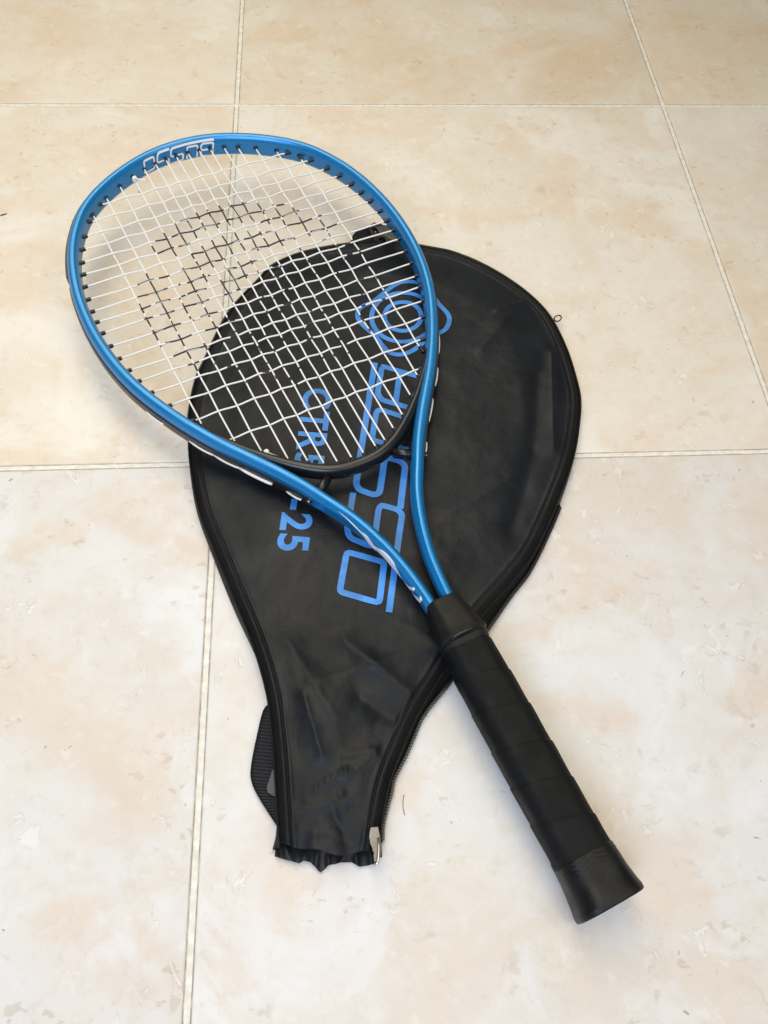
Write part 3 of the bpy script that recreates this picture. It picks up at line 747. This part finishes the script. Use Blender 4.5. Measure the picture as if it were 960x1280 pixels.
H_ = text_mesh('R')
capH = max(v.y for v in H_[0])
for tx in D['text']:
    a, b, h = (np.array(tx[k]) for k in 'abh')
    # letters one by one, each its own part
    run = b - a
    L = np.linalg.norm(run)
    r_ = run / L
    up = np.array([-r_[1], r_[0]])
    if (h - a) @ up < 0:
        up = -up
    H = abs((h - a) @ up)
    widths = []
    gl = []
    for chx in tx['s']:
        vs, fs = text_mesh(chx, 0.028)
        x0 = min(v.x for v in vs)
        x1 = max(v.x for v in vs)
        gl.append((vs, fs, x0, x1))
        widths.append(x1 - x0)
    sy = H / capH
    gap = 0.09
    tot = sum(widths) + gap * (len(gl) - 1)
    sx = L / tot
    cur = 0.0
    for (vs, fs, x0, x1), wch in zip(gl, widths):
        V_ = []
        for v in vs:
            q = a + r_ * ((v.x - x0) + cur) * sx + up * (v.y) * sy
            V_.append(Vector(((q[0] - a0[0]) * MM, (q[1] - a0[1]) * MM, ztop(q[0], q[1]) + 0.3 * MM)))
        obj('small_letter', V_, fs, M['print'], cover, smooth=False)
        cur += wch + gap

# zip along the lower right side band
zp = np.array([(a0 + bx * s + bp * r) for s, l, r in botS if 236 < s < 462])
zr = np.array([(a0 + bx * s + bp * r) for s, l, r in rimS if 236 < s < 462])
zp = resample(zp, 1.75)
zr = resample(zr, 2.0)
TVz, TFz = [], []
box = [(-1, -1, -1), (1, -1, -1), (1, 1, -1), (-1, 1, -1), (-1, -1, 1), (1, -1, 1), (1, 1, 1), (-1, 1, 1)]
bf = [(0, 3, 2, 1), (4, 5, 6, 7), (0, 1, 5, 4), (1, 2, 6, 5), (2, 3, 7, 6), (3, 0, 4, 7)]
for i in range(1, len(zp) - 1):
    t = zp[i + 1] - zp[i - 1]
    t /= np.linalg.norm(t)
    nn = np.array([t[1], -t[0]])
    if nn @ bp < 0:
        nn = -nn
    k = len(TVz)
    for x, y, zz in box:
        q = zp[i] + t * x * 0.5 + nn * (0.9 + y * 0.9)
        TVz.append(loc2(q, 3.0 + zz * 0.8))
    TFz += [tuple(k + c for c in f) for f in bf]
obj('zip_teeth', TVz, TFz, M['black'], cover, smooth=False, kind='stuff')
V_, F_ = tube_path([loc2(p, 3.2) for p in zp], 0.7 * MM, 6)
obj('zip_coil', V_, F_, M['rim'], cover)
# piping along the rim
pp = [Vector(v) for v in rg0]
V_, F_ = tube_path([p + Vector((0, 0, 0.4 * MM)) for p in pp[::2]], 0.55 * MM, 8)
obj('piping', V_, F_, M['rim'], cover)
# worn silvery zip end at the mouth
sp = D['silver']
cen = np.mean(sp, 0)
jag = []
for i, q in enumerate(sp):
    q2 = np.array(sp[(i + 1) % len(sp)])
    q = np.array(q)
    for k in range(4):
        p = q + (q2 - q) * k / 4
        jag.append(p + np.array([rnd.uniform(-.3, .3), rnd.uniform(-.3, .3)]) * (1 if i >= 5 else .15))
zt = 14.5
V_ = [loc2(p, zt) for p in jag] + [loc2(p, zt - 1.0) for p in jag] + [loc2(cen, zt + .3)]
nj = len(jag)
F_ = [(i, (i + 1) % nj, nj + (i + 1) % nj, nj + i) for i in range(nj)] + [((i + 1) % nj, i, 2 * nj) for i in range(nj)]
ze = obj('zip_end_tape', V_, F_, M['tape'], cover, smooth=False)
q = np.array(sp[4])
V_, F_ = tube_path([loc2(q + np.array([-1.4, 1.0]), zt - 0.4), loc2(q + np.array([-0.4, 0.2]), zt), loc2(q + np.array([.3, 2.0]), zt + .2), loc2(q + np.array([1.0, 7.0]), zt + .1), loc2(q + np.array([1.1, 13.0]), zt - .2)], 0.9 * MM, 8)
obj('zip_stop', V_, F_, M['steel'], cover)

# shoulder strap: webbing looping out to the left
sp = catmull(D['strap'], 8)
n_ = len(sp)
SV, UV = [], []
acc = 0
for i in range(n_):
    t = sp[min(i + 1, n_ - 1)] - sp[max(i - 1, 0)]
    t /= np.linalg.norm(t)
    inw = np.array([-t[1], t[0]])
    if inw @ bp < 0:
        inw = -inw
    if i:
        acc += np.linalg.norm(sp[i] - sp[i - 1])
    f = i / (n_ - 1)
    for j in range(7):
        w_ = j / 6 * 17
        q = sp[i] + bp * w_ * 0.96 + inw * w_ * 0.04
        zz = 3.2 - 0.10 * w_ * math.sin(math.pi * f) + 1.0 * math.sin(f * 7) * 0.4
        SV.append(loc2(q, max(1.0, zz)))
        UV.append((acc, w_))
nv = len(SV)
SV2 = SV + [v - Vector((0, 0, 0.0009)) for v in SV]
SF = grid_faces(n_, 7)
SF2 = SF + [tuple(reversed([k + nv for k in f])) for f in SF]
for i in range(n_ - 1):
    SF2.append((i * 7, (i + 1) * 7, (i + 1) * 7 + nv, i * 7 + nv))
obj('shoulder_strap', SV2, SF2, M['web'], cover, uvs=UV + UV)
g = D['greytab']
V_ = [loc2(q, 4.4) for q in g] + [loc2(q, 3.6) for q in g]
k = len(g)
obj('strap_tab', V_, [tuple(range(k)), tuple(reversed(range(k, 2 * k)))] + [(i, (i + 1) % k, k + (i + 1) % k, k + i) for i in range(k)], M['grey'], cover, smooth=False)

# little wire ring on the right edge
q = D['dring']
R_ = 2.5
pts_ = [loc2((q[0] + R_ * math.cos(a), q[1] + R_ * 1.15 * math.sin(a)), 6.5 + 1.2 * math.cos(a)) for a in np.linspace(0, 2 * math.pi, 20, endpoint=False)]
V_, F_ = tube_path(pts_, 0.5 * MM, 6, True)
obj('wire_ring', V_, F_, M['black'], cover)

# hanging loop and slotted buckle at the top of the cover
from mathutils.geometry import tessellate_polygon


def plate(name, outer, holes, z0, z1, mat, bev=0.0):
    loops = [outer] + holes
    flat = [np.array(q) for lp in loops for q in lp]
    tri = tessellate_polygon([[Vector((q[0], q[1], 0)) for q in lp] for lp in loops])
    n = len(flat)
    V = [loc2(q, z1 + 0.5 * math.sin(q[0] * .4)) for q in flat] + [loc2(q, z0) for q in flat]
    F = [tuple(x) for x in tri] + [tuple(c + n for c in reversed(x)) for x in tri]
    k = 0
    for lp in loops:
        m = len(lp)
        for i in range(m):
            F.append((k + i, k + (i + 1) % m, n + k + (i + 1) % m, n + k + i))
        k += m
    o = obj(name, V, F, mat, cover, smooth=False, uvs=[(q[0], q[1]) for q in flat] * 2)
    if bev:
        md = o.modifiers.new('bevel', 'BEVEL')
        md.width = bev * MM
        md.segments = 2
        md.limit_method = 'ANGLE'
    return o


PL = D['plate']
plate('hanging_loop', PL['loop'], [], 3.0, 7.0, M['web'], 0.6)
plate('buckle', PL['buckle'], PL['holes'], 4.5, 8.5, M['black'], 0.8)

# ------------------------------------------------------------------ racket
U = Vector(D['U'])
A = Vector(D['A'])
Nn = Vector(D['n'])
mw = Matrix(((U.x, A.x, Nn.x, D['butt'][0]), (U.y, A.y, Nn.y, D['butt'][1]), (U.z, A.z, Nn.z, D['butt'][2]), (0, 0, 0, 1)))
racket = thing('tennis_racket', 'blue framed junior tennis racket with white strings and black grip lying across the cover', 'tennis racket', mw)


def lv(u_, v_, w_=0.0):
    return Vector((u_ * MM, v_ * MM, w_ * MM))


def uc(v_):
    return -(v_ - 180) / 300.0


half = [(5.5, 158), (5.8, 181), (6.9, 195), (8.2, 207), (11.3, 223), (15.8, 238), (20.2, 250), (25.6, 261.5), (32.3, 273), (39.3, 286),
        (51.0, 304), (62.5, 320), (75.6, 338), (84.9, 352.7), (91.0, 363), (100.3, 381), (107.7, 397.5), (112.2, 410), (115.6, 422), (118.5, 435.5), (120.4, 448.6),
        (121.6, 461), (122.0, 473.8), (121.8, 485), (121.1, 497), (119.3, 510.2), (117.0, 522.3), (113.8, 534.5), (109.4, 547.5), (103.3, 560.5),
        (95.8, 573.5), (90, 581), (82.5, 588.7), (74, 595.6), (61, 604.3), (48, 611.2), (36, 616.3), (24, 620), (12, 622), (0, 622.6)]
left = [(-h, v) for h, v in half]
right = [(h, v) for h, v in half[::-1]][1:]
ctrl = [(h + uc(v), v) for h, v in left + right]
cl = catmull(ctrl, 8)
for _ in range(3):      # relax the traced wobble
    cl[1:-1] = 0.25 * cl[:-2] + 0.5 * cl[1:-1] + 0.25 * cl[2:]
cl = resample(cl, 2.2)
for _ in range(10):
    cl[1:-1] = 0.25 * cl[:-2] + 0.5 * cl[1:-1] + 0.25 * cl[2:]
NC = len(cl)
tan = np.gradient(cl, axis=0)
tan /= np.linalg.norm(tan, axis=1)[:, None]
outn = np.stack([-tan[:, 1], tan[:, 0]], 1)   # path runs left shaft -> top -> right shaft: left of travel is outward
arc = np.r_[0, np.cumsum(np.linalg.norm(np.diff(cl, axis=0), axis=1))]


def dims(i):
    v = cl[i][1]
    f = float(sstep((v - 200) / 110))
    return 3.75 + 0.5 * f, 6.3 + 2.8 * f, 2.6 + 0.6 * f


def spow(x, e):
    return math.copysign(abs(x) ** e, x)


def fpoint(i, phi, off=0.0):
    """point on the frame tube: phi 0 = outward, 90 = up, 180 = inward"""
    i0 = max(0, min(NC - 1, int(math.floor(i))))
    i1 = min(NC - 1, i0 + 1)
    fr = i - i0
    c = cl[i0] * (1 - fr) + cl[i1] * fr
    o_ = outn[i0] * (1 - fr) + outn[i1] * fr
    a, b, n = dims(i0)
    x = (a + off) * spow(math.cos(phi), 2 / n)
    y = (b + off) * spow(math.sin(phi), 2 / n)
    f = 1 - float(sstep((c[1] - 225) / 130)) * 0.45
    # faceted section: narrow flat on top, broad slanted sides
    sl = .36 * a * .819 + b * .574
    th = math.atan2(y, x)
    rr = 0.0
    for ang, dd in ((0, a), (180, a), (90, b), (270, b), (35, sl), (145, sl), (215, sl), (325, sl)):
        co = math.cos(th - math.radians(ang))
        if co > 0.02:
            rr += (co / (dd + off)) ** 36
    rr = rr ** (-1 / 36)
    x = x * (1 - f) + rr * math.cos(th) * f
    y = y * (1 - f) + rr * math.sin(th) * f
    return lv(c[0] + o_[0] * x, c[1] + o_[1] * x, y)


SEG = 56
V_ = [fpoint(i, 2 * math.pi * k / SEG) for i in range(NC) for k in range(SEG)]
F_ = grid_faces(NC, SEG, True)
F_ += [tuple(range(SEG)), tuple(reversed(range((NC - 1) * SEG, NC * SEG)))]
frame = obj('frame', V_, F_, M['blue'], racket)


def strip(name, i0, i1, wlo, whi, t_out, mat, edge=1.2):
    """box-section strip hugging the outer wall"""
    V = []
    idx = list(range(i0, i1 + 1))
    for i in idx:
        a, b, n = dims(i)
        fade = min(1, (i - i0 + 0.3) / edge, (i1 - i + 0.3) / edge)
        c, o_ = cl[i], outn[i]

        def wall(w_):
            return a * (max(0, 1 - abs(w_ / b) ** n)) ** (1 / n)
        for w_, off in ((wlo, -0.5), (wlo, t_out * .7), (wlo + 1, t_out), ((wlo + whi) / 2, t_out), (whi - 1, t_out), (whi, t_out * .7), (whi, -0.5)):
            x = wall(w_) + off * fade
            V.append(lv(c[0] + o_[0] * x, c[1] + o_[1] * x, w_))
    F = grid_faces(len(idx), 7, True)
    F += [tuple(range(7)), tuple(reversed(range((len(idx) - 1) * 7, len(idx) * 7)))]
    return obj(name, V, F, mat, racket, smooth=False)


def find(side, v_):
    best = None
    for i in range(NC):
        if (cl[i][0] - uc(cl[i][1])) * side > 0 and (best is None or abs(cl[i][1] - v_) < abs(cl[best][1] - v_)):
            best = i
    return best


strip('grommet_strip', find(-1, 284), find(-1, 512), -7.2, 1.8, 1.0, M['black'])
strip('grommet_strip', find(1, 512), find(1, 284), -7.2, 1.8, 1.0, M['black'])
strip('bumper_guard', find(-1, 517), find(1, 517), -7.6, 4.6, 1.7, M['black'])

# bare string running outside between the grommets
for side, runs in ((-1, ((391, 378), (358, 342), (341.5, 325), (324.5, 305), (297, 288))), (1, ((372, 357), (346, 332), (323, 308), (294, 286)))):
    for va, vb in runs:
        ia, ib = find(side, va), find(side, vb)
        if ia > ib:
            ia, ib = ib, ia
        P_ = []
        for i in np.linspace(ia, ib, 9):
            f = (i - ia) / (ib - ia)
            a, b, n = dims(int(i))
            c = cl[int(i)]
            o_ = outn[int(i)]
            x = a + 0.9 + (0.8 if side < 0 else 0.55) * math.sin(math.pi * f) ** 0.5
            P_.append(lv(c[0] + o_[0] * x, c[1] + o_[1] * x, -3.4))
        V_, F_ = tube_path(P_, (1.15 if va == 324.5 else 0.72) * MM, 8)
        obj('string_run', V_, F_, M['string'], racket)

# throat bridge
bh = [(0, 290.6), (13, 291.6), (24.5, 295.8), (35, 302.5), (46, 311.5), (58, 323), (69, 335.5), (79, 348.5), (88, 361.5)]
bc = [(-h + uc(v), v) for h, v in bh[::-1]] + [(h + uc(v), v) for h, v in bh[1:]]
bc = resample(catmull(bc, 8), 2.0)
bt = np.gradient(bc, axis=0)
bt /= np.linalg.norm(bt, axis=1)[:, None]
bn = np.stack([bt[:, 1], -bt[:, 0]], 1)


def bprof(i, n):
    f = abs(i / (n - 1) - .5) * 2
    a = 4.3 * (1 - 0.55 * f ** 2)
    b = 5.6 + 1.8 * f
    return [(a * MM * spow(math.cos(t), 0.85), b * MM * spow(math.sin(t), 0.85)) for t in np.linspace(0, 2 * math.pi, 28, endpoint=False)]


pth = [(lv(*bc[i]), Vector((bn[i][0], bn[i][1], 0)), Vector((0, 0, 1))) for i in range(len(bc))]
V_, F_ = sweep(pth, bprof)
bridge = obj('throat_bridge', V_, F_, M['bridge'], racket)
for side in (-1, 1):
    P_ = [lv(side * 23 + uc(290), 290), lv(side * 29, 286.0), lv(side * 35.5, 282.5)]
    pth = [(p, Vector((0.25 * side, 1, 0)).normalized(), Vector((0, 0, 1))) for p in P_]
    V_, F_ = sweep(pth, lambda i, n: [((2.6 + .4 * i) * MM * spow(math.cos(t), .7), 3.6 * MM * spow(math.sin(t), .7)) for t in np.linspace(0, 2 * math.pi, 20, endpoint=False)])
    obj('bridge_mount', V_, F_, M['bridge'], racket)
# bolts through the shafts by the bridge mounts
for side in (-1, 1):
    i = find(side, 282)
    c, o_ = cl[i], outn[i]
    a, b, n = dims(i)
    for r_, x0, x1, mt, nm in ((2.3, a - 1, a + 1.6, M['black'], 'bolt'), (1.25, a + 1.4, a + 2.2, M['steel'], 'bolt_tip')):
        V_ = []
        for x in (x0, x0 + (x1 - x0) * .7, x1):
            rr = r_ if x < x1 else r_ * .7
            for t in np.linspace(0, 2 * math.pi, 14, endpoint=False):
                V_.append(lv(c[0] + o_[0] * x + -o_[1] * rr * math.cos(t), c[1] + o_[1] * x + o_[0] * rr * math.cos(t), 0.6 + rr * math.sin(t)))
        F_ = grid_faces(3, 14, True) + [tuple(reversed(range(28, 42)))]
        ob = obj(nm, V_, F_, mt, racket if nm == 'bolt' else bolt)
        if nm == 'bolt':
            bolt = ob

# strings
MTp, MBp, CLp, CRp = (np.array(D[k]) for k in ('MT', 'MB', 'CL', 'CR'))


def inter(a, b, c, d):
    r, s = b - a, d - c
    t = ((c - a)[0] * s[1] - (c - a)[1] * s[0]) / (r[0] * s[1] - r[1] * s[0])
    q = ((c - a)[0] * r[1] - (c - a)[1] * r[0]) / (r[0] * s[1] - r[1] * s[0])
    return t, q


def stencil(u_, v_):
    x, y = u_ - 0.0, v_ - 458.0
    r = math.hypot(x * 1.0, y * 0.98)
    th = math.degrees(math.atan2(y, x)) % 360
    if 132 < th < 146 and r > 62:
        return 0
    if 62 < th < 66 and r > 70:
        return 0
    r += 2.5 * math.sin(math.radians(th) * 2 + 0.6)
    return 1 if (67 < r < 89 or 38 < r < 59 or 9 < r < 29) else 0


def make_string(name, p, q, crossings, sign0, e0, e1):
    d = q - p
    L = np.linalg.norm(d)
    d = d / L
    p = p - d * e0
    q = q + d * e1
    L = np.linalg.norm(q - p)
    n = int(L / 1.6)
    keys = sorted(crossings)
    kx = [0.0] + [k + e0 for k in keys] + [L]
    sg = [0.0] + [(1 if (k + sign0) % 2 else -1) for k in range(len(keys))] + [0.0]
    P_, ink = [], []
    for i in range(n + 1):
        s = L * i / n
        j = max(0, min(len(kx) - 2, int(np.searchsorted(kx, s) - 1)))
        f = (s - kx[j]) / max(1e-6, kx[j + 1] - kx[j])
        w_ = sg[j] + (sg[j + 1] - sg[j]) * (0.5 - 0.5 * math.cos(math.pi * min(1, max(0, f))))
        c = p + d * s
        P_.append(lv(c[0], c[1], 0.62 * w_))
        a = stencil(c[0], c[1])
        if a:
            # broken, patchy paint: runs along the string drop out here and there
            h = math.sin(c[0] * 0.31 + c[1] * 0.47 + hash(name + str(round(p[0]))) % 7) + 0.7 * math.sin(s * 0.43 + p[0])
            over = c[1] < min(492, 478 + c[0])
            a = 1 if h > (1.15 if over else -1.1) else 0
        ink.append(a)
    seg = 8
    V, F = tube_path(P_, 0.62 * MM, seg)
    fmt = []
    for i in range(n):
        for k in range(seg):
            fmt.append(ink[i] if k in (0, 7) or (k in (1, 6) and ink[i] and math.sin(i * .37 + p[0]) > -0.3) or (ink[i] and math.sin(i * .23 + p[0] * 1.7) > 0.55) else 0)
    fmt += [0, 0]
    return obj(name, V, F, None, racket, mats=[M['string'], M['sink']], fmat=fmt)


def stable_hash(s):
    return sum(ord(ch) * (k + 1) for k, ch in enumerate(s))


hash = stable_hash
for i in range(16):
    p, q = MTp[i], MBp[i]
    cr_ = []
    for j in range(19):
        t, s_ = inter(p, q, CLp[j], CRp[j])
        if 0 < t < 1 and -0.02 < s_ < 1.02:
            cr_.append((t * np.linalg.norm(q - p), j))
    cr_.sort()
    make_string('main_string', p, q, [c for c, _ in cr_], (i + cr_[0][1]) % 2, 2.0, 2.5)
for j in range(19):
    p, q = CLp[j], CRp[j]
    cr_ = []
    for i in range(16):
        t, s_ = inter(p, q, MTp[i], MBp[i])
        if 0 < t < 1 and -0.02 < s_ < 1.02:
            cr_.append((t * np.linalg.norm(q - p), i))
    cr_.sort()
    make_string('cross_string', p, q, [c for c, _ in cr_], (cr_[0][1] + j + 1) % 2, 2.0, 2.0)

# grommets: short flared barrels standing out of the inner wall
GL = 6.0
gp = [(0, 1.6), (GL - 0.5, 1.48), (GL - .1, 1.35), (GL, 1.2), (GL, 0.72), (GL - 1.2, 0.70)]
V_ = []
for x, r in gp:
    for t in np.linspace(0, 2 * math.pi, 12, endpoint=False):
        V_.append(Vector((x * MM, r * math.cos(t) * MM, r * math.sin(t) * MM)))
gF = grid_faces(len(gp), 12, True)
proto = None


def put_grommet(pos, direction, protr):
    global proto
    d = Vector((direction[0], direction[1], 0)).normalized()
    base = lv(*pos) - d * (GL - protr) * MM
    yy = Vector((-d.y, d.x, 0))
    mt = Matrix(((d.x, yy.x, 0, base.x), (d.y, yy.y, 0, base.y), (0, 0, 1, base.z), (0, 0, 0, 1)))
    if proto is None:
        proto = obj('grommet', V_, gF, M['barrel'], racket)
        proto.matrix_local = mt
    else:
        share(proto, racket, matrix=mt)


for i in range(16):
    d = MBp[i] - MTp[i]
    put_grommet(MTp[i], d, 3.6 if i < 3 else (2.6 if i > 14 or i == 3 else 1.6))
    put_grommet(MBp[i], -d, 0.5)
for j in range(19):
    d = CRp[j] - CLp[j]
    put_grommet(CLp[j], d, 2.3 if j < 17 else 0.3)
    put_grommet(CRp[j], -d, 1.9)

# knots with their tails
kn = D['knots']
for (c, tail, zz) in ((kn[0], kn[1], 2.6), (kn[2], kn[3], 2.4)):
    P_ = []
    for t in np.linspace(0, 2 * math.pi * 2.0, 30):
        P_.append(lv(c[0] + 1.15 * math.cos(t), c[1] + 1.25 * math.sin(t * 1.0 + .4), zz + 1.0 * math.sin(t * 0.5) + 0.3 * math.cos(t * 1.5)))
    V2, F2 = tube_path(P_, 0.95 * MM, 8)
    kn_o = obj('knot', V2, F2, M['string'], racket)
    c_, t_ = np.array(c), np.array(tail)
    m_ = (c_ + t_) / 2 + np.array([0.5, -1.1])
    V2, F2 = tube_path([lv(c_[0], c_[1], zz), lv(m_[0], m_[1], zz + .8), lv(t_[0], t_[1], zz + 1.0)], 0.7 * MM, 8)
    obj('string_tail', V2, F2, M['string'], kn_o)

# white outlined logo on the inner wall of the head, and white flashes on the left shaft
itop = min(range(NC), key=lambda i: abs(cl[i][0] - 26) + (0 if cl[i][1] > 560 else 1e4))
s_start = arc[itop]
span = 66.0
LR = 192.0


def inner(ra, ha):
    """reading position ra (0..LR) and height ha (0..29) to the inner wall"""
    s = s_start - ra / LR * span
    i = float(np.interp(s, arc, range(NC)))
    w_ = 7.2 - (ha + 2.2) / 34.0 * 14.4
    i0 = int(i)
    a, b, n = dims(i0)
    x = -a * (max(0, 1 - abs(w_ / b) ** n)) ** (1 / n) - 0.10
    fr = i - i0
    c = cl[i0] * (1 - fr) + cl[min(NC - 1, i0 + 1)] * fr
    o_ = outn[i0]
    return lv(c[0] + o_[0] * x, c[1] + o_[1] * x, w_), Vector((o_[0], o_[1], 0))


for nm, st in LG['strokes']:
    P = resample(np.array(st), 2.5)
    t = np.gradient(P, axis=0)
    t /= (np.linalg.norm(t, axis=1)[:, None] + 1e-9)
    nrm = np.stack([-t[:, 1], t[:, 0]], 1)
    V2 = []
    for i in range(len(P)):
        for sgn in (-1, 1):
            q = P[i] + nrm[i] * sgn * 2.0
            V2.append(inner(q[0], q[1])[0])
    obj('rim_letter' if nm not in ('bar', 'Bm') else 'rim_letter_bar', V2, grid_faces(len(P), 2), M['white'], frame, smooth=False)


def flash(pts_, name='decal_flash'):
    """pts_: (v, phi_lo, phi_hi) along the left shaft"""
    P = catmull(pts_, 6)
    V2 = []
    for v_, p0, p1 in P:
        i = None
        for k in range(NC // 2):
            if cl[k][1] <= v_ <= cl[k + 1][1]:
                i = k + (v_ - cl[k][1]) / (cl[k + 1][1] - cl[k][1])
                break
        for k in range(5):
            V2.append(fpoint(i, math.radians(p0 + (p1 - p0) * k / 4), 0.12))
    return obj(name, V2, grid_faces(len(P), 5), M['white'], frame)


flash([(263, 48, 50), (258, 36, 42), (252, 22, 32), (246, 8, 24), (242, 0, 30), (238, -14, 22), (233, -30, 0)])
flash([(238, -8, -2), (232, -6, 14), (227, -8, 34), (222, -14, 38), (217, -22, 30), (213, -26, 8), (208, -28, -16), (203, -24, -18)])
flash([(206, -24, -16), (201, -20, 0), (198, -2, 22), (196, 10, 34), (197.5, 22, 40)])
flash([(200, -30, -24), (195, -24, -8), (190, -10, 16), (188, 6, 34), (190.5, 30, 44)])

# ------------------------------------------------------------------ handle


def octo(th, hu, hw, ch=0.80, p=13):
    ds = []
    for k in range(8):
        ang = k * math.pi / 4
        if k % 4 == 0:
            di = hu
        elif k % 4 == 2:
            di = hw
        else:
            di = ch * math.hypot(hu, hw)
        co = math.cos(th - ang)
        if co > 0.02:
            ds.append((co / di) ** p)
    return sum(ds) ** (-1 / p)


def handle_part(name, st, mat, step=1.0, radial=None, par=None, cap0=True, cap1=True, seg=96):
    vs = np.arange(st[0][0], st[-1][0] + 1e-6, step)
    K = np.array([s[:5] for s in st])
    V2 = []
    for v_ in vs:
        hu, hw, cx, cz = (np.interp(v_, K[:, 0], K[:, k]) for k in (1, 2, 3, 4))
        for j in range(seg):
            th = 2 * math.pi * j / seg
            r = octo(th, hu, hw)
            if radial:
                r += radial(v_, th)
            V2.append(lv(cx + r * math.cos(th), v_, cz + r * math.sin(th)))
    F2 = grid_faces(len(vs), seg, True)
    F2 = [tuple(reversed(f)) for f in F2]
    if cap0:
        F2.append(tuple(range(seg)))
    if cap1:
        F2.append(tuple(reversed(range((len(vs) - 1) * seg, len(vs) * seg))))
    return obj(name, V2, F2, mat, par or racket)


steps = [153.5, 131.8, 110.3, 87.0, 65.8, 44.6, 23.0, 1.0]


def wrap(v_, th):
    ang = (math.degrees(th) - 90 + 360) % 360
    if ang > 180:
        ang -= 360
    vv = v_ - 21.6 * ang / 360
    # distance below the previous step
    for a, b in zip(steps[:-1], steps[1:]):
        if b < vv <= a:
            f = (a - vv) / (a - b)
            r = 0.5 * (1 - f) ** 1.3
            if a - vv < 1.0:
                r *= (a - vv) / 1.0
            if vv - b < 1.1:
                r -= 0.08 * (1 - (vv - b) / 1.1)
            return r
    return 0.0


def lump(v_, th):
    from mathutils import noise
    return 0.22 * noise.noise(Vector((math.cos(th) * 1.5, math.sin(th) * 1.5, v_ * 0.09)))


handle_part('grip', [(20, 15.9, 13.9, 0.0, 0), (32, 15.6, 13.6, 0.0, 0), (70, 15.5, 13.5, 0.1, 0), (110, 15.2, 13.3, .4, 0), (140, 14.6, 12.7, .7, 0), (152, 14.0, 12.2, 1.0, 0), (156, 13.2, 11.4, 1.1, 0)],
            M['grip'], 0.5, lambda v, t: wrap(v, t) + lump(v, t))


def scuff(v_, th):
    from mathutils import noise
    r = lump(v_, th) * 1.5
    if 17 < v_ < 26:
        r += 0.09 * math.sin(v_ * 2.6 + math.sin(th * 3) + 2 * math.sin(th * 7)) * (1 if 20 < v_ < 25 else .4)
    return r


handle_part('butt_cap', [(-1.4, 17.6, 15.6, 0, 0), (-1.2, 18.3, 16.2, 0, 0), (-0.6, 18.7, 16.5, 0, 0), (1.5, 18.8, 16.6, 0, 0), (5, 18.0, 16.1, 0, 0), (12, 17.1, 15.3, 0, 0), (18, 16.7, 14.9, 0, 0), (24.4, 16.25, 14.4, 0, 0), (25.4, 16.05, 14.1, 0, 0), (25.8, 15.0, 13.2, 0, 0)],
            M['cap'], 0.4, scuff)
bulge = lambda v, t: 0.9 * math.exp(-((v - 157.5) / 2.2) ** 2) * (1 if math.sin(t) > -0.3 else .3)
handle_part('throat_collar', [(150.5, 12.8, 11.0, 1.2, 0), (151.0, 14.2, 12.6, 1.2, 0), (154.5, 14.5, 13.0, 1.3, 0), (155.8, 13.3, 11.9, 1.5, 0), (157.0, 14.5, 13.4, 1.6, 0), (160, 14.4, 13.3, 1.8, 0), (166, 13.6, 12.2, 1.8, 0), (174, 12.2, 10.6, 1.6, 0), (181, 10.9, 9.0, 1.3, 0), (182.6, 10.5, 8.6, 1.2, 0), (183.4, 9.6, 7.6, 1.1, 0)],
            M['rubber'], 0.4, bulge)
# glossy pinched lip of the collar on its upper side
P_ = [lv(-8.5, 156.3, 12.6), lv(-6.5, 156.6, 13.6), (lv(-2, 156.6, 13.9)), lv(4, 156.8, 13.9), lv(8.5, 157.3, 13.4), lv(10.5, 157.9, 12.6)]
V2, F2 = tube_path(P_, lambda t: (0.35 + 0.75 * math.sin(math.pi * t) ** .6) * MM, 10)
obj('collar_lip', V2, F2, M['bridge'], racket)

# ------------------------------------------------------------------ small debris on the floor
deb = D['debris']
def tagged(o, label, cat):
    o['label'] = label
    o['category'] = cat


V2, F2 = tube_path([(x * MM, y * MM, zz * MM) for x, y, zz in deb['hair']], 0.16 * MM, 5)
hair = obj('hair', V2, F2, M['hair'])
tagged(hair, 'short curved dark hair lying on the tile right of the cover mouth', 'hair')
V2, F2 = tube_path([(x * MM, y * MM, zz * MM) for x, y, zz in deb['twig']], lambda t: (0.25 + .35 * math.sin(math.pi * t)) * MM, 6)
tw = obj('twig', V2, F2, M['hair'])
tagged(tw, 'tiny dark twig on the floor at the left edge, left of the racket head', 'twig')
